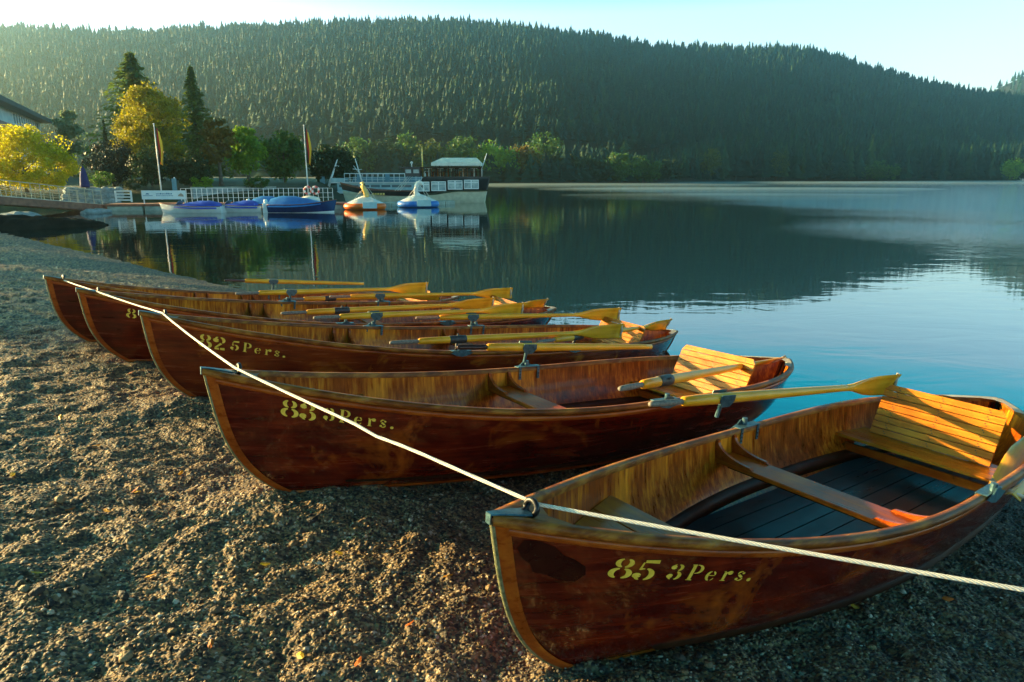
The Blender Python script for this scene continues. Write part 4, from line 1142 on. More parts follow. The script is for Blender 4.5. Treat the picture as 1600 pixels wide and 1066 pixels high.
def house():
    """hotel with a hipped roof above the golden bush; only its corner is in view"""
    C = Vector((at(63, 200, 112).x, 112.0)); Nn = Vector((at(-2, 200, 84).x, 84.0))
    ax = (Nn - C).normalized(); per = Vector((-abs(ax.y), -abs(ax.x)))
    per = Vector((ax.y, -ax.x));  per = per if per.x < 0 else -per
    root = empty('hotel', (C.x, C.y, 1.6), (0, 0, math.atan2(ax.y, ax.x)), 'dark roofed hotel with a row of windows under its eaves, behind the golden willow bush', 'building')
    side = 1 if (Vector((-ax.y, ax.x)) - per).length < .1 else -1       # local y of the building's depth
    Lw, D, ze = 38.0, 18.0, at(0, 186, 112).z - 1.6
    zf = ze - 3.0
    mb = MB(); mb.box((0, min(0, side * D), -1), (Lw, max(0, side * D), ze)); mb.build('wall', M['plaster'], root)
    o = 1.5; mb = MB(); y0, y1 = -side * o, side * (D + o)
    ym = (y0 + y1) / 2; rz = ze + 5.2
    e = [(-o, y0, ze), (Lw + o, y0, ze), (Lw + o, y1, ze), (-o, y1, ze)]; top = [(7.5, ym, rz), (Lw - 7.5, ym, rz)]
    e2 = [(x, y, z - .55) for x, y, z in e]
    mb.add(e + top + e2, [(0, 1, 5, 4), (1, 2, 5), (2, 3, 4, 5), (3, 0, 4), (0, 6, 7, 1), (1, 7, 8, 2), (2, 8, 9, 3), (3, 9, 6, 0), (9, 8, 7, 6)])
    rf = mb.build('roof', M['roof'], root)
    mb = MB(); mb.box((16, ym - .6, rz - 1.5), (17.4, ym + .6, rz + 1.4)); mb.build('chimney', M['roof'], rf)
    yw = -side * .06
    for k in range(11):
        x = 2.6 + k * 1.75
        mb = MB(); mb.box((x, min(yw, 0), ze - 2.15), (x + 1.25, max(yw, 0), ze - .75)); w = mb.build('window', M['white'], root)
        mb = MB(); mb.box((x + .1, min(yw * 1.4, 0), ze - 2.05), (x + 1.15, max(yw * 1.4, 0), ze - .85)); mb.build('pane', M['glasslight'], w)
    mb = MB(); mb.box((2, min(-side * 1.3, 0), ze - 3.9), (Lw, max(-side * 1.3, 0), ze - 2.75)); mb.build('balcony', M['balcony'], root)
    for k in range(8):
        x = 3.0 + k * 2.4
        mb = MB(); mb.box((x, min(yw, 0), ze - 5.6), (x + 1.4, max(yw, 0), ze - 4.2)); mb.build('window', M['glass'], root)
house()

def gangway():
    """sloping timber gangway from the bank down to the pontoon"""
    A = at(-40, 302, 41); B = at(165, 320, 49.5)
    root = empty('gangway', A, (0, 0, 0), 'brown timber gangway with pale railing sloping down at the left edge', 'gangway')
    d = B - A; hd = Vector((d.x, d.y, 0)).normalized(); sd = Vector((-hd.y, hd.x, 0))
    def Pt(u, s, z): return d * u + sd * s + Vector((0, 0, z))
    mb = MB(); mb.grid([[Pt(0, -.1, .0), Pt(0, 2.2, .0)], [Pt(1, -.1, .0), Pt(1, 2.2, .0)]]); 
    mb.add([Pt(0, -.1, -.05), Pt(1, -.1, -.05), Pt(1, -.1, .0), Pt(0, -.1, .0), Pt(0, 2.2, -.05), Pt(1, 2.2, -.05), Pt(1, 2.2, 0), Pt(0, 2.2, 0)], [(0, 1, 2, 3), (7, 6, 5, 4), (0, 4, 5, 1), (1, 5, 6, 2), (0, 3, 7, 4)])
    mb.build('deck', M['deckedge'], root)
    for s in (-.06, 2.05):
        mb = MB(); mb.bar(Pt(0, s, -.30), Pt(1, s, -.24), .14, .46); mb.build('beam', M['deckwood'], root)
    for s in (0, 2.1):
        for k in range(14):
            u = .03 + .94 * k / 13
            mb = MB(); mb.bar(Pt(u, s, 0), Pt(u, s, .92), .034); mb.build('post', M['railmetal'], root)
        for z in (.30, .60, .93):
            mb = MB(); mb.bar(Pt(.02, s, z), Pt(.98, s, z), .020 if z < .9 else .045); mb.build('rail', M['railmetal'], root)
gangway()

YD = 49.0
def pontoon():
    x0 = at(163, 318, YD).x; x1 = at(557, 318, YD + 3).x
    root = empty('pontoon', (x0, YD, 0), (0, 0, math.atan2(3.0, x1 - x0)), 'long low pontoon with dark red edge carrying the banner and railing', 'landing stage')
    Lp = math.hypot(x1 - x0, 3.0)
    mb = MB(); mb.box((0, 0, .30), (Lp, 3.0, .46)); mb.build('deck', M['deckwood'], root, bevel=.02)
    k = 0; x = .1
    while x < Lp - 1:
        mb = MB(); mb.box((x, .06, -.2), (x + 2.3, 2.9, .30)); mb.build('float', M['float'], root, bevel=.06); x += 2.42
    # second low arm that the pedal boats lie along
    a = at(556, 318, 55); b = at(706, 316, 62)
    root2 = empty('pontoon', (a.x, a.y, 0), (0, 0, math.atan2(b.y - a.y, b.x - a.x)), 'short grey float pontoon behind the two swan pedal boats', 'landing stage')
    L2 = math.hypot(b.x - a.x, b.y - a.y); x = 0
    while x < L2 - .5:
        mb = MB(); mb.box((x, 0, -.2), (x + 1.1, 1.4, .30)); mb.build('float', M['float'], root2, bevel=.08); x += 1.14
pontoon()

def railing():
    a = at(283, 306, YD + 2.6); b = at(520, 305, YD + 5); b.z = a.z = .46
    root = empty('railing', a, (0, 0, 0), 'white metal railing with thin posts along the back of the pontoon', 'railing')
    d = b - a; n = 30
    for k in range(n + 1):
        p = d * (k / n); mb = MB(); mb.bar(p, p + Vector((0, 0, 1.02)), .034); mb.build('post', M['pole'], root)
    for z in (.35, .68, 1.03):
        mb = MB(); mb.bar(Vector((0, 0, z)), d + Vector((0, 0, z)), .024); mb.build('rail', M['pole'], root)
    # low white gate frame at the foot of the gangway
    p = at(182, 316, YD - .1); q = at(206, 316, YD - .1); w = q.x - p.x; hh = hgt(299, 317, YD)
    r2 = empty('gate', p, (0, 0, 0), 'low white slatted gate frame standing at the foot of the gangway', 'gate')
    for x in (0, w): 
        mb = MB(); mb.box((x - .05, -.04, 0), (x + .05, .04, hh)); mb.build('post', M['white'], r2)
    for k in range(4):
        z = hh * (.18 + .26 * k); mb = MB(); mb.box((.051, -.03, z - .04), (w - .051, .03, z + .04)); mb.build('slat', M['white'], r2)
railing()

def banner():
    p = at(222, 310, YD + .5); q = at(290, 310, YD + .5); w = q.x - p.x; z0 = at(222, 312, YD).z; z1 = at(222, 298, YD).z; hh = z1 - z0
    root = empty('banner', (p.x, YD + .5, z0), (0, 0, R(1)), 'white banner with faint blue lettering fixed to the pontoon by the left flagpole', 'banner')
    mb = MB(); mb.box((0, -.02, 0), (w, .02, hh)); pan = mb.build('panel', speckle('banner_cloth', (.58, .70, .73), (.66, .76, .78), 1.5, .7, .1, .01), root)
    ink = mat('banner_ink', (.05, .17, .30), .7)
    mb = MB(); y = -.0225
    mb.add([(w * .09, y, hh * .55), (w * .12, y, hh * .55), (w * .18, y, hh * .55), (w * .165, y, hh * .66), (w * .13, y, hh * .72), (w * .105, y, hh * .66)], [(0, 1, 2, 3, 4, 5)])
    mb.add([(w * .03, y, hh * .38), (w * .25, y, hh * .38), (w * .25, y, hh * .44), (w * .03, y, hh * .44)], [(0, 1, 2, 3)])
    mb.build('emblem', ink, pan)
    mb = MB(); r = random.Random(4); x = w * .33
    while x < w * .69:
        l = r.uniform(.05, .10); t = r.uniform(.10, .17)
        mb.add([(x, y, hh * .56), (x + l, y, hh * .56), (x + l, y, hh * (.56 + t)), (x, y, hh * (.56 + t))], [(0, 1, 2, 3)]); x += l + .03
    x = w * .33
    while x < w * .72:
        l = r.uniform(.04, .08); mb.add([(x, y, hh * .37), (x + l, y, hh * .37), (x + l, y, hh * .45), (x, y, hh * .45)], [(0, 1, 2, 3)]); x += l + .03
    mb.build('lettering', ink, pan)
    mb = MB(); mb.add([(w * .82, y, hh * .35), (w * .96, y, hh * .30), (w * .95, y, hh * .52), (w * .90, y, hh * .70), (w * .84, y, hh * .52)], [(0, 1, 2, 3, 4)]); mb.build('picture', mat('banner_picture', (.30, .25, .20), .7), pan)
    for x in (.1, w - .1):
        mb = MB(); mb.box((x - .03, .021, -.3), (x + .03, .08, hh)); mb.build('post', M['pole'], root)
    p = at(270, 298, YD + 8); q = at(277, 298, YD + 8); z1 = at(270, 279, YD + 8).z
    r2 = empty('info_board', (p.x, YD + 8, 1.1), (0, 0, 0), 'tall narrow blue board behind the banner', 'board')
    mb = MB(); mb.box((0, -.03, .1), (q.x - p.x, .03, z1 - 1.1)); mb.build('panel', M['bluegrey'], r2); mb = MB(); mb.box((.15, .031, -.3), (.25, .08, 1.2)); mb.build('post', M['pole'], r2)
    p = at(420, 300, YD + 12)
banner()

def flagpole(px, pyb, pyt, Y, label, z0):
    b = at(px, pyb, Y); t = at(px - 1, pyt, Y); h = t.z - z0
    root = empty('flagpole', (b.x, Y, z0), (0, 0, 0), label, 'flagpole')
    mb = MB(); mb.tube([(0, 0, -.3), (0, 0, h * .5), (0, 0, h)], [.055, .045, .028], 10); mb.build('pole', M['pole'], root, True)
    mb = MB(); mb.ball((0, 0, h + .05), .06); mb.build('finial', M['pole'], root, True)
    mb = MB(); mb.box((-.14, -.14, -.25), (.14, .14, .10)); mb.build('foot', M['float'], root, bevel=.02)
    # hanging flag, three vertical bands folded by the still air
    for k, m in enumerate(('flagblack', 'flagred', 'flaggold')):
        rows = []
        for i in range(12):
            v = i / 11; z = h * .985 - v * h * .50; r = []
            for j in range(5):
                u = (k + j / 4) / 3
                x = .06 + u * (.30 + .10 * math.sin(v * 3)) + .03 * math.sin(v * 7 + u * 5); y = .09 * math.sin(u * 14 + v * 2.2) * (0.5 + v)
                r.append(Vector((x, y, z - .45 * u * (1 - .3 * v))))
            rows.append(r)
        f = MB(); f.grid(rows); ob = f.build('flag_band', M[m], root, True)
        so_ = ob.modifiers.new('cloth', 'SOLIDIFY'); so_.thickness = .006
flagpole(252, 298, 195, 55, 'tall white flagpole with limp black red gold flag, in front of the golden tree', .9)
flagpole(481, 294, 197, 58, 'tall white flagpole with limp flag left of the ship, by the lifebuoys', .9)

def stone_wall():
    a = at(98, 306, 52); b = at(186, 308, 54); b.z = a.z = .3
    root = empty('stone_wall', a, (0, 0, 0), 'low wall of blue grey boulders behind the gangway', 'wall')
    d = b - a; rr = random.Random(9); n = 20; mb = MB()
    for row in range(3):
        for k in range(n):
            u = (k + .5 * (row % 2)) / n; c = d * u + Vector((0, rr.uniform(-.1, .1) + row * .25, .18 + row * .40))
            mb.ball(c, .32 * rr.uniform(.8, 1.2), 7, 5, 0, (1.15, .9, .85))
    mb.build('boulders', M['stone'], root)
    a = at(300, 303, 57); b = at(430, 301, 62); a.z = b.z = .6
    r2 = empty('stone_wall', a, (0, 0, 0), 'long low grey retaining wall in the shade behind the pontoon railing', 'wall'); d = b - a
    mb = MB(); mb.bar(Vector((0, 0, .3)), d + Vector((0, 0, .3)), .5, 1.1); mb.build('wall_body', M['stone'], r2)
    mb = MB(); mb.bar(Vector((0, 0, .89)), d + Vector((0, 0, .89)), .6, .07); mb.build('coping', M['float'], r2)
stone_wall()

def closed_umbrella():
    p = at(133, 293, 53); z0 = 1.2; p.z = z0; t = at(133, 259, 53).z - z0
    root = empty('closed_parasol', p, (0, 0, 0), 'closed dark blue parasol beside the golden willow bush', 'parasol')
    mb = MB(); mb.tube([(0, 0, -.2), (0, 0, t)], .03, 8); mb.build('pole', M['pole'], root)
    mb = MB(); mb.tube([(0, 0, .35), (0, 0, .5), (0, 0, t * .6), (0, 0, t * .9), (0, 0, t)], [.32, .33, .26, .14, .04], 10); mb.build('canopy', mat('navy_parasol_cloth', (.003, .010, .11), .8), root, True)
    mb = MB(); mb.box((-.35, -.35, -.25), (.35, .35, -.02)); mb.build('foot', M['float'], root)
closed_umbrella()

def dark_bank():
    """low dark stone spit running out between the beach and the gangway"""
    P = [at(-120, 338, 29), at(0, 344, 31), at(60, 347, 32), at(110, 350, 33), at(150, 352, 33.6), at(168, 352, 34)]
    W_ = [2.6, 2.2, 1.7, 1.2, .7, .15]; Hh = [.75, .62, .50, .38, .24, .05]; rows = []
    rr = random.Random(5)
    for i in range(60):
        u = i / 59 * (len(P) - 1); k = min(int(u), len(P) - 2); f = u - k
        c = P[k].lerp(P[k + 1], f); w = W_[k] + (W_[k + 1] - W_[k]) * f; h = Hh[k] + (Hh[k + 1] - Hh[k]) * f; r = []
        for j in range(11):
            a = math.pi * j / 10; r.append(Vector((c.x, c.y - math.cos(a) * w, -.12 + (h + .12) * math.sin(a) ** .7 * rr.uniform(.82, 1.1))))
        rows.append(r)
    mb = MB(); mb.grid(rows); tag(mb.build('stone_spit', M['rock'], None, True), kind='structure')
    rr = random.Random(6)
    for i, (px, py, Y, s, lab) in enumerate([(8, 326, 37, .55, 'flat grey slab of rock under the gangway at the left edge'), (30, 325, 38, .7, 'long grey rock under the gangway, second from the left edge'), (142, 330, 45, .42, 'pale rounded stone in the water under the gangway foot'), (157, 330, 46, .40, 'darker rounded stone beside the pale one under the gangway foot')]):
        p = at(px, py, Y); p.z = .08
        mb = MB(); mb.ball((0, 0, 0), s, 12, 8, 0, (1.7, 1, .55))
        for k, v in enumerate(mb.v):
            q = 1 + .16 * math.sin(v[0] * 7 + i) * math.cos(v[1] * 6 + v[2] * 5); mb.v[k] = (v[0] * q, v[1] * q, v[2] * q)
        o = mb.build('rock', M['stone'], None, False, loc=p); tag(o, lab, 'rock', 'rocks by the gangway')
dark_bank()

# ---- covered boats moored at the pontoon
def loft_hull(mb, Lh, B, zk, zs, zbow, n=16, m=7, mi=0, rake=.35, full=2.0, tran=.75):
    rows = []
    for i in range(n + 1):
        t = i / n; b = B / 2 * (1 - max(0, (t - .35) / .65) ** full) * (tran + (1 - tran) * min(1, t / .35)); b = max(b, .01)
        zt = zs + (zbow - zs) * max(0, (t - .3) / .7) ** 2; r = []
        for j in range(-m, m + 1):
            v = abs(j) / m; y = b * min(1, v * 1.0) ** .45 * (1 if j > 0 else -1 if j < 0 else 0); z = zk + (zt - zk) * v ** 1.5
            x = t * Lh + rake * t ** 3 * (z - zk) / max(zt - zk, .01)
            r.append(Vector((x, y, z)))
        rows.append(r)
    mb.grid(rows, mi); return rows

def covered_boat(px0, px1, py, Y, label, hullm, tarpm, flip, z0=.45, zb=.75, Bm=1.7, rot=0, tarp=(.12, .72), peak=.55, bottom=None):
    a = at(px0, py, Y); b = at(px1, py, Y); Lh = (b.x - a.x) / 1.04
    root = empty('covered_boat', ((b if flip else a).x, Y, 0), (0, 0, (math.pi if flip else 0) + R(rot)), label, 'motor boat', 'boats under blue covers at the pontoon')
    mb = MB(); rows = loft_hull(mb, Lh, Bm, -.18, z0, zb, rake=.06 * Lh)
    tr = [r for r in rows[0]]; mb.add(tr, [tuple(range(len(tr)))]); mb.build('hull', M[hullm], root, True)
    if bottom:
        mb = MB(); P = []
        for r in rows: 
            P.append([Vector((p.x, p.y * 1.012, p.z)) for p in r[4:11]])
        mb.grid(P); mb.build('boot_stripe', M[bottom], root, True)
    # deck
    mb = MB(); mb.grid([[r[0] + Vector((0, .01, -.02)), r[-1] + Vector((0, -.01, -.02))] for r in rows], flip=True); mb.build('deck', M['boatwhite'] if hullm == 'boatwhite' else M['deckwood'], root)
    for s in (0, -1):
        mb = MB(); mb.tube([r[s] for r in rows], .025, 6); mb.build('rub_rail', M['deckwood'], root, True)
    # tarpaulin tent
    t0, t1 = tarp; mb = MB(); P = []
    for i in range(13):
        u = i / 12; t = t0 + (t1 - t0) * u; k = t * (len(rows) - 1); i0 = min(int(k), len(rows) - 2); f = k - i0
        L_ = rows[i0][0].lerp(rows[i0 + 1][0], f); R_ = rows[i0][-1].lerp(rows[i0 + 1][-1], f); hp = peak * math.sin(math.pi * min(1, .10 + u * .95)) ** .6 * (1 - .45 * u)
        r = []
        for j in range(11):
            v = j / 10; q = L_.lerp(R_, v); sc = 1.05
            q.y *= sc; q.z += hp * (1 - abs(2 * v - 1) ** 1.3) + .01 + .02 * math.sin(i * 2.1 + j * 1.7) * (1 - abs(2 * v - 1)); 
            if j in (0, 10): q.z -= .16
            r.append(q)
        P.append(r)
    mb.grid(P, flip=True); mb.add(P[0], [tuple(range(11))]); mb.add(P[-1], [tuple(range(11))[::-1]]); mb.build('cover', M[tarpm], root, True)
    if hullm == 'boatwhite':
        k = int(.80 * (len(rows) - 1)); mb = MB(); q = rows[k][0]
        mb.grid([[Vector((q.x - .1, -.45, q.z)), Vector((q.x - .1, .45, q.z))], [Vector((q.x - .35, -.40, q.z + .28)), Vector((q.x - .35, .40, q.z + .28))]]); mb.build('windscreen', M['glass'], root).modifiers.new('pane', 'SOLIDIFY').thickness = .02
    else:
        mb = MB(); mb.box((-.42, -.22, -.15), (-.02, .22, .62)); mb.tube([(-.2, 0, .5), (-.28, 0, .85)], [.18, .12], 8); mb.build('outboard_motor', M['boatwhite'], root, bevel=.05)
covered_boat(252, 350, 329.5, 46.6, 'white covered boat with blue tarpaulin, leftmost of the moored boats', 'boatwhite', 'tarp', True, .42, .62, 1.6, 0, (.06, .74), .42)
covered_boat(332, 412, 328, 47.4, 'white covered boat with blue tarpaulin, second of the moored boats', 'boatwhite', 'tarp', True, .42, .62, 1.6, 0, (.06, .74), .42)
covered_boat(395, 475, 327.5, 47.8, 'dark hulled boat under a blue cover with white outboard, behind its twin', 'navy', 'tarpteal', False, .52, .80, 1.8, 4, (.02, .80), .62, 'boatwhite')
covered_boat(422, 524, 328.5, 46.8, 'nearest dark blue boat under a blue cover, bow toward the orange swan', 'navy', 'tarpteal', False, .52, .85, 1.9, 2, (.02, .80), .66, 'boatwhite')

def swan_boat(px0, px1, py, Y, label, ring, neck):
    a = at(px0, py, Y); b = at(px1, py, Y); Lh = b.x - a.x; sc = Lh / 3.2
    root = empty('swan_pedal_boat', ((a.x + b.x) / 2, Y, 0), (0, 0, R(6)), label, 'pedal boat')
    root.scale = (sc, sc, sc * .92)
    mb = MB(); rows = []
    for i in range(41):
        t = 2 * math.pi * i / 40; c, s_ = math.cos(t), math.sin(t)
        rx, ry = 1.42, .92; r = []
        for j in range(12):
            p = 2 * math.pi * j / 11; o = .20 * math.cos(p); r.append(Vector((c * (rx + o), s_ * (ry + o), .26 + .26 * math.sin(p))))
        rows.append(r)
    mb.grid(rows); mb.build('float_ring', M[ring], root, True)
    mb = MB(); P = []
    for i in range(41):
        t = 2 * math.pi * i / 40; c, s_ = math.cos(t), math.sin(t); r = []
        for k in range(7):
            u = k / 6; q = (1 - u) ** .85; r.append(Vector((c * 1.58 * q, s_ * 1.08 * q, .44 + .70 * u ** 1.1 + (.05 * math.sin(5 * t) * (1 - u)) - (.10 if k == 0 else 0))))
        P.append(r)
    mb.grid(P, flip=True); mb.build('cover', M['swanwhite'], root, True)
    # neck: an upright S with the head tucked forward
    pts = [(.05, -.1, .85), (-.10, -.12, 1.10), (-.16, -.12, 1.40), (-.10, -.12, 1.70), (.02, -.12, 1.95), (.16, -.12, 2.05), (.27, -.12, 1.96), (.32, -.12, 1.78)]
    if neck == 'swangold': pts = [(.15, -.1, .85), (.18, -.12, 1.15), (.10, -.12, 1.45), (-.02, -.12, 1.72), (-.12, -.12, 1.95), (-.15, -.12, 2.08), (-.06, -.12, 2.16), (.02, -.12, 2.05)]
    mb = MB(); mb.tube(pts, [.26, .22, .19, .17, .165, .17, .16, .08], 12); nk = mb.build('neck', M[neck], root, True)
    e = Vector(pts[-1]); mb = MB(); mb.tube([e + Vector((-.02, 0, .06)), e + Vector((.03, 0, -.08)), e + Vector((.06, 0, -.22))], [.09, .06, .015], 8); mb.build('beak', M['black'], nk, True)
    # two pale fenders / folded side panels lashed amidships
    mb = MB(); mb.box((-.05, -1.20, .12), (1.0, -1.12, .62))
    for k in range(4): mb.bar((-.03 + k * .32, -1.21, .13), (.20 + k * .27, -1.21, .61), .03, .02)
    mb.build('side_panel', M['paleblue'], root, bevel=.02)
    for k, (x, y) in enumerate([(-.9, -.6), (-.55, -.85), (.75, -.7), (1.0, -.4)]):
        mb = MB(); mb.tube([(x, y, .62), (x * .3, -.12, 1.5 + .1 * k)], .014, 6); mb.build('lashing', M['rope'], root)
swan_boat(538, 603, 325.5, 51.5, 'orange swan pedal boat under a white cover with golden neck', 'orange', 'swangold')
swan_boat(621, 686, 321, 55.5, 'blue swan pedal boat under a white cover with bowed white neck', 'blueplastic', 'swanwhite')

def lifebuoys():
    for px, lab in ((481, 'red and white lifebuoy on the railing, the left one of the pair'), (493, 'red and white lifebuoy on the railing, the right one of the pair')):
        p = at(px, 297.5, YD + 4.2)
        root = empty('lifebuoy', p, (0, 0, 0), lab, 'lifebuoy', 'lifebuoys on the pontoon railing')
        for k in range(8):
            mb = MB(); mb.tube([(.26 * math.cos(a), 0, .26 * math.sin(a)) for a in [2 * math.pi * (k + i / 4) / 8 for i in range(5)]], .07, 8); mb.build('segment', M['red' if k % 2 else 'white'], root, True)
    p = at(484, 309, YD + 1.5); q = MB(); q.ball((0, 0, 0), .5, 12, 8, 0, (1.5, .8, .6)); p.z = .70
    tag(q.build('covered_dinghy', M['canvas'], None, True, loc=p), 'small dinghy under a pale cover on the pontoon, below the lifebuoys', 'dinghy')
lifebuoys()

def tour_ship():
    Y = 67.0; xs = at(757, 313, Y).x; xb = at(531, 287, Y).x; Ls = xs - xb
    root = empty('tour_ship', (xs, Y, 0), (0, 0, math.pi), 'black and cream tour ship with a white canopy over its stern deck', 'ship')
    zz = lambda py: at(640, py, Y).z
    # hull, x from stern (0) to bow (Ls)
    def loft(zlo, zhi, name, m, lift):
        rows = []; n = 40
        for i in range(n + 1):
            t = i / n; b = 2.1 * (1 - max(0, (t - .55) / .45) ** 2.2) * (0.82 + .18 * min(1, t / .2)) + .02
            r = []
            for j in range(-8, 9):
                v = abs(j) / 8; lo, hi = zlo(t), zhi(t); z = lo + (hi - lo) * v; zr = (z + .4) / 2.6
                y = b * min(1, (.35 + .65 * zr ** .5)) * (1 if j > 0 else -1) * (lift) * (0 if j == 0 and zlo(t) < -.2 else 1)
                x = t * Ls * .965 + (.035 * Ls) * t ** 4 * max(z, 0) / 2.0 - .22 * (1 - t) ** 6 * max(z, 0)
                r.append(Vector((x, y, z)))
            rows.append(r)
        mb = MB()
        mb.grid([r[:8] for r in rows]); mb.grid([r[9:] for r in rows]); mb.add([*rows[0][:8], *rows[0][9:]], [tuple(range(16))])
        return mb.build(name, M[m], root, True), rows
    sheer = lambda t: float(np.interp(t, [0, .42, .46, .62, .78, .9, 1.0], [zz(276), zz(276), zz(299), zz(298.5), zz(297), zz(293), zz(286)]))
    chine = lambda t: float(np.interp(t, [0, .20, .36, .50, .70, .9, 1.0], [zz(299.5), zz(300), zz(305), zz(307), zz(305.5), zz(302), zz(298)]))
    loft(lambda t: -.4, lambda t: chine(t) + .01, 'lower_hull', 'cream', 1.0)
    up, rows = loft(lambda t: chine(t), sheer, 'upper_hull', 'shipblack', 1.012)
    for sd in (0, -1):
        mb = MB(); mb.tube([r[sd] + Vector((0, 0, .02)) for r in rows[18:]], .05, 6); mb.build('rub_rail', M['deckwood'], root, True)
    mb = MB(); mb.grid([[Vector((r[0].x, r[0].y * .97, min(r[0].z, sheer(.5)) - .25)), Vector((r[-1].x, r[-1].y * .97, min(r[0].z, sheer(.5)) - .25))] for r in rows[17:]], flip=True); mb.build('foredeck', M['deckwood'], root)
    X = lambda px: xs - at(px, 290, Y).x       # local x from a photo column
    zd = zz(276)
    mb = MB(); mb.grid([[Vector((r[0].x, r[0].y * 1.01, zd)), Vector((r[-1].x, r[-1].y * 1.01, zd))] for r in rows[:18]], flip=True); mb.build('upper_deck', M['deckwood'], root)
    ys = 2.1   # the side toward the viewer is +y in local space
    for px0, px1, top, bot in ((657, 675, 284, 298.5), (678, 700, 283.5, 298), (703, 725, 281.8, 295.8), (727.5, 749.5, 281, 295)):
        x0, x1 = X(px1), X(px0); y = 2.2
        mb = MB(); mb.box((x0, y - .5, zz(bot)), (x1, y - .015, zz(top))); w = mb.build('window_frame', M['white'], root)
        n = 2; ww = (x1 - x0)
        for k in range(n):
            a = x0 + ww * (k / n) + .06; b = x0 + ww * ((k + 1) / n) - .05
            mb = MB(); mb.box((a, y - .1, zz(bot) + .07), (b, y - .008, zz(top) - .26)); mb.build('pane', M['glasslight'], w)
            mb = MB(); mb.box((a, y - .1, zz(top) - .20), (b, y - .008, zz(top) - .06)); mb.build('pane', M['glasslight'], w)
    # bulwark rail with stern seats
    mb = MB(); 
    for x in np.linspace(X(752), X(664), 14): mb.bar((x, 1.95, zd), (x, 1.95, zd + .75), .05)
    mb.bar((X(754), 1.95, zd + .77), (X(662), 1.95, zd + .77), .08); mb.bar((X(754), 1.95, zd + .40), (X(662), 1.95, zd + .40), .04)
    mb.bar((X(754), -1.95, zd + .77), (X(662), -1.95, zd + .77), .08); mb.build('deck_rail', M['darkwood'], root)
    rr = random.Random(3)
    for row in (-1.2, .2, 1.35):
        for k in range(7):
            x = X(668) - k * .86 + rr.uniform(-.12, .12)
            if x < .35: continue
            m_ = rr.choice(['deckwood', 'seat', 'canvas', 'darkwood']); mb = MB()
            for dx in (-.2, .2):
                for dy in (-.2, .2): mb.bar((x + dx, row + dy, zd), (x + dx, row + dy, zd + .40), .04)
            mb.box((x - .22, row - .22, zd + .40), (x + .22, row + .22, zd + .45))
            for dz in (.55, .70): mb.box((x - .22, row - .22, zd + dz), (x - .18, row + .22, zd + dz + .08))
            for dy in (-.2, .2): mb.bar((x - .2, row + dy, zd + .45), (x - .2, row + dy, zd + .80), .04)
            mb.build('deck_chair', M[m_], root)
    for k in range(5):
        x = X(672) - k * 1.05
        mb = MB(); mb.box((x - .3, .55, zd + .70), (x + .3, 1.1, zd + .76)); mb.tube([(x, .8, zd), (x, .8, zd + .7)], .05, 6); mb.build('deck_table', M['canvas'], root)
    # canopy with valance
    xa, xc = X(753.5), X(678); z1, z2 = zz(255), zz(247)
    mb = MB(); e = [(xa, -1.9, z1), (xc, -1.9, z1), (xc, 1.9, z1), (xa, 1.9, z1)]; t = [(xa + .5, -.7, z2), (xc - .9, -.7, z2), (xc - .9, .7, z2), (xa + .5, .7, z2)]
    lo = [(x, y, z - .28) for x, y, z in e]
    mb.add(e + t + lo, [(0, 1, 5, 4), (1, 2, 6, 5), (2, 3, 7, 6), (3, 0, 4, 7), (4, 5, 6, 7), (0, 8, 9, 1), (1, 9, 10, 2), (2, 10, 11, 3), (3, 11, 8, 0)]); mb.build('canopy', M['canvas'], root).modifiers.new('cloth', 'SOLIDIFY').thickness = .03
    for x in (xa + .15, (xa + xc) / 2 + .7, xc - .4):
        for y in (-1.8, 1.8):
            mb = MB(); mb.bar((x, y, zd), (x, y, z1 + .01), .05); mb.build('canopy_post', M['darkwood'], root)
    # wheelhouse
    x0, x1 = X(660), X(636); zt = zz(263)
    mb = MB(); pr = [(x0, zd), (x0, zt), (x1 + .35, zt), (x1, zt - .1), (x1 - .05, zd), ]
    mb.prism(pr, -1.3, 1.3, 1); wh = mb.build('wheelhouse', M['shipblack'], root)
    for k in range(2):
        a = x0 + .12 + k * (x1 - x0) / 2; mb = MB(); mb.box((a, 1.28, zd + .30), (a + (x1 - x0) / 2 - .22, 1.325, zt - .14)); mb.build('pane', M['glasslight'], wh)
    mb = MB(); mb.box((x0 - .12, -1.45, zt + .001), (x1 + .5, 1.45, zt + .10)); mb.build('wheelhouse_roof', M['shipblack'], wh)
    mb = MB(); mb.tube([(x1 - .5, 0, zt + .1), (x1 - .5, 0, zt + .42)], .05, 8); mb.ball((x1 - .5, 0, zt + .5), .13); mb.build('signal_lamp', M['white'], wh, True)
    # masts
    mb = MB(); mb.tube([(X(661), 0, zd), (X(661), 0, zz(229))], [.075, .05], 8); mb.build('mast', M['swangold'], root, True)
    mb = MB(); mb.tube([(X(570), 0, zz(300)), (X(557), 0, zz(248))], [.07, .04], 8); mb.bar((X(563.5), -.9, zz(265)), (X(556), .9, zz(264.5)), .05); mb.bar((X(566), 0, zz(276)), (X(554), 0, zz(259)), .04); mb.build('bow_mast', M['pole'], root, True)
    mb = MB(); mb.tube([(X(753), 0, zz(264)), (X(761), 0, zz(240))], [.05, .03], 8); mb.tube([(X(753), 0, zd), (X(753), 0, zz(263))], .05, 6); mb.build('stern_staff', M['pole'], root, True)
    for k in range(3):
        mb = MB(); mb.tube([(X(628 - k * 4), 1.2, zz(298)), (X(658 - k * 6), .3, zz(262 + k * 3))], .025, 6); mb.build('rigging', M['rope'], root)
    # gold name letters at the bow
    mb = MB(); x = X(584)
    rr = random.Random(8)
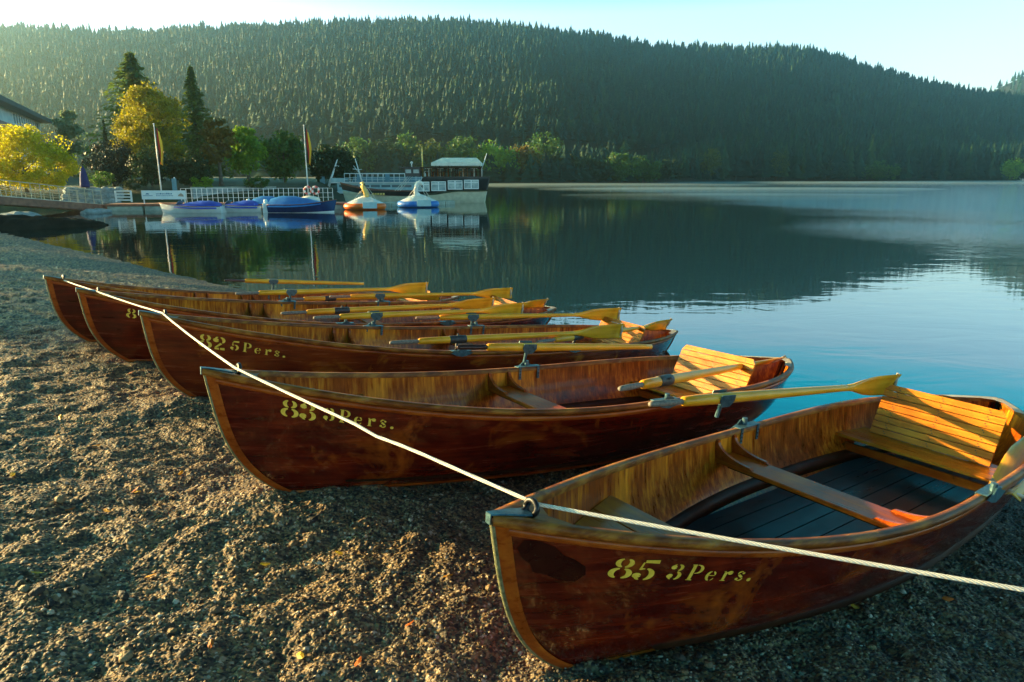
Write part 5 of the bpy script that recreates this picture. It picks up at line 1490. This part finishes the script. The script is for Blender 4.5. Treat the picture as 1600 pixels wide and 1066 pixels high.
    for k in range(5):
        xx = X(586) - k * .26; t = xx / (Ls * .965); yb = 2.1 * (1 - max(0, (t - .55) / .45) ** 2.2) * 1.012 + .02
        mb.box((xx - .16, yb - .12, zz(304.2)), (xx, yb + .015, zz(301.2)))
    mb.build('name_letters', M['swangold'], root)
tour_ship()

def excursion_boat():
    Y = 77.0; z = lambda py: at(600, py, Y).z; x0 = at(513, 300, Y).x; x1 = at(664, 300, Y).x; Lh = x1 - x0
    root = empty('excursion_boat', (x0, Y, 0), (0, 0, 0), 'pale blue double deck excursion boat moored behind the black ship', 'boat')
    mb = MB(); pl = [(-.2, 0), (1.2, -1.9), (Lh, -2.0), (Lh, 2.0), (1.2, 1.9)]
    mb.prism(pl, -.3, z(302), 2); mb.build('hull', M['shipblack'], root)
    mb = MB(); mb.prism([(a * .985 + .05, b * .96) for a, b in pl], z(302) + .002, z(299), 2); mb.build('gunwale', M['white'], root)
    zl, zd, zr = z(299), z(284.5), z(271.5)
    X = lambda px: at(px, 290, Y).x - x0
    mb = MB(); mb.box((X(533), -1.7, zl + .002), (Lh - .2, 1.7, zd - .12)); cb = mb.build('cabin', M['paleblue'], root)
    x = X(536)
    while x < Lh - 1.3:
        mb = MB(); mb.box((x, -1.74, zl + .45), (x + .95, -1.69, zd - .30)); mb.build('window', M['glass'], cb); x += 1.12
    mb = MB(); mb.box((X(524), -1.9, zd - .12), (Lh, 1.9, zd)); mb.build('upper_deck', M['white'], root)
    mb = MB(); mb.box((X(556), -1.2, zd + .002), (Lh - .4, 1.2, zd + .55)); mb.build('deck_seats', M['bluegrey'], root)
    for k in range(15):
        x = X(545) + (Lh - .1 - X(545)) * k / 14
        for y in (-1.82, 1.82):
            mb = MB(); mb.bar((x, y, zd), (x, y, zr), .05); mb.build('post', M['white'], root)
    for y in (-1.82, 1.82):
        for zz_ in (zr, (zr + zd) / 2, zd + .25):
            mb = MB(); mb.bar((X(545), y, zz_), (Lh - .1, y, zz_), .07 if zz_ == zr else .04); mb.build('rail', M['white'], root)
    for a, b in ((564, 571), (607, 614), (640, 646)):
        mb = MB(); mb.box((X(a), -1.87, zd + .004), (X(b), -1.84, zr - .05)); mb.build('rail_panel', M['bluegrey'], root)
    mb = MB(); mb.box((X(522), -1.3, zd + .004), (X(543), 1.3, z(278.5))); mb.build('wheelhouse', M['paleblue'], root)
    mb = MB(); mb.tube([(X(513.5), -1, z(304)), (X(520), -1, z(283)), (X(533.5), -1, z(248))], [.16, .12, .05], 8); mb.bar((X(529.5), -1, z(259.5)), (X(535), -1, z(260)), .06); mb.build('boarding_crane', M['pole'], root, True)
    mb = MB(); mb.box((X(505.5), -1.2, .2), (X(512), -1.0, z(276))); mb.build('mooring_pile', M['bluegrey'], root)
excursion_boat()

def white_hut():
    p = at(1585, 272, 492); gz = float(hill_height(np.array([p.x]), np.array([p.y]))[0])
    root = empty('hut', (p.x, p.y - 8, max(gz - 1, .2)), (0, 0, 0), 'tiny white hut with a grey roof on the far shore at the right edge', 'hut')
    mb = MB(); mb.box((-2.2, -2, 0), (2.2, 2, 4.2)); mb.build('wall', M['white'], root)
    mb = MB(); mb.prism([(-2.8, 4.2), (2.8, 4.2), (0, 6.2)], -2.4, 2.4, 1); mb.build('roof', M['roof'], root)
    mb = MB(); mb.box((-.6, -2.06, 1.2), (.6, -2.0, 2.6)); mb.build('window', M['glass'], root)
white_hut()

# ---- fallen leaves on the gravel
def leaves():
    V = [(-.02, -.012, .004), (0, -.016, .000), (.024, -.008, .003), (.034, 0, .006), (.024, .010, .002), (0, .016, .001), (-.02, .011, .006), (-.03, 0, .002), (0, 0, .007)]
    cols = [(.52, .24, .012), (.48, .12, .015), (.60, .38, .03)]; me_ = []
    for i, c in enumerate(cols):
        me = bpy.data.meshes.new('fallen_leaf'); me.from_pydata(V, [], [(8, k, (k + 1) % 8) for k in range(8)]); me.materials.append(leafmat('fallen_leaf_%d' % i, c, tuple(x * .8 for x in c), .2)); me_.append(me)
    spots = [(168, 802), (110, 800), (414, 886), (283, 742), (214, 768), (530, 868), (235, 905), (205, 585), (215, 772), (95, 655), (330, 1012), (470, 1030), (1335, 952), (1480, 940), (20, 745), (150, 700), (640, 980), (60, 900), (700, 905), (560, 1040)]
    words = ['near the left edge', 'left of boat 83', 'in the open gravel', 'near the bow of boat 85']
    for i, (px, py) in enumerate(spots):
        # drop the leaf where the sight line meets the beach
        lo, hi = .8, 30.0
        for _ in range(50):
            m = (lo + hi) / 2; p = at(px, py, m)
            if p.z > float(beach_height(np.array([p.x]), np.array([p.y]))[0]): lo = m
            else: hi = m
        p = at(px, py, lo); p.z = float(beach_height(np.array([p.x]), np.array([p.y]))[0]) + .014
        o = bpy.data.objects.new('fallen_leaf', me_[i % 3]); COL.objects.link(o); o.location = p
        o.rotation_euler = (random.uniform(-.5, .5), random.uniform(-.5, .5), random.uniform(0, 6.28)); k = random.uniform(.7, 1.15); o.scale = (k, k, k)
        tag(o, ['small yellow orange leaf lying on the gravel', 'small rusty red leaf lying on the gravel', 'small pale yellow leaf lying on the gravel'][i % 3], 'leaf', 'fallen leaves scattered on the gravel')
leaves()

# ---- air: mist lying on the lake, and the morning haze
def volume_mat(name, color, dens, aniso):
    m = bpy.data.materials.new(name); m.use_nodes = True; t = m.node_tree; t.nodes.remove(t.nodes['Principled BSDF'])
    v = t.nodes.new('ShaderNodeVolumePrincipled'); v.inputs['Color'].default_value = (*color, 1); v.inputs['Density'].default_value = dens; v.inputs['Anisotropy'].default_value = aniso
    t.links.new(v.outputs[0], t.nodes['Material Output'].inputs['Volume']); return m
def mist():
    m = volume_mat('mist_air', (.74, 1.0, 1.0), .020, .62)
    banks = [(25, 238, 62, 12, .75, 'mist bank under the far shore, beginning right behind the tour ship'), (150, 330, 105, 18, .95, 'long mist bank under the far shore in the middle of the picture'),
             (330, 425, 150, 22, 1.1, 'mist bank under the far shore near the right edge'), (48, 150, 44, 12, .42, 'thin drifting wisp of mist in the middle of the lake'),
             (30, 96, 24, 5, .26, 'nearest thin wisp of mist right of the tour ship')]
    for x, y, rx, ry, h, lab in banks:
        mb = MB(); mb.ball((0, 0, 0), 1, 40, 14, 0, (rx, ry, h)); o = mb.build('lake_mist', m, None, True, loc=(x, y, .02))
        tag(o, lab, 'mist', kind='stuff')
mist()
def haze():
    mb = MB(); mb.box((-790, -30, -3), (1520, 1520, 205)); tag(mb.build('haze', volume_mat('morning_haze', (.66, 1.0, .96), .00030, .85)), 'thin morning haze over the lake', 'haze', kind='stuff')
haze()
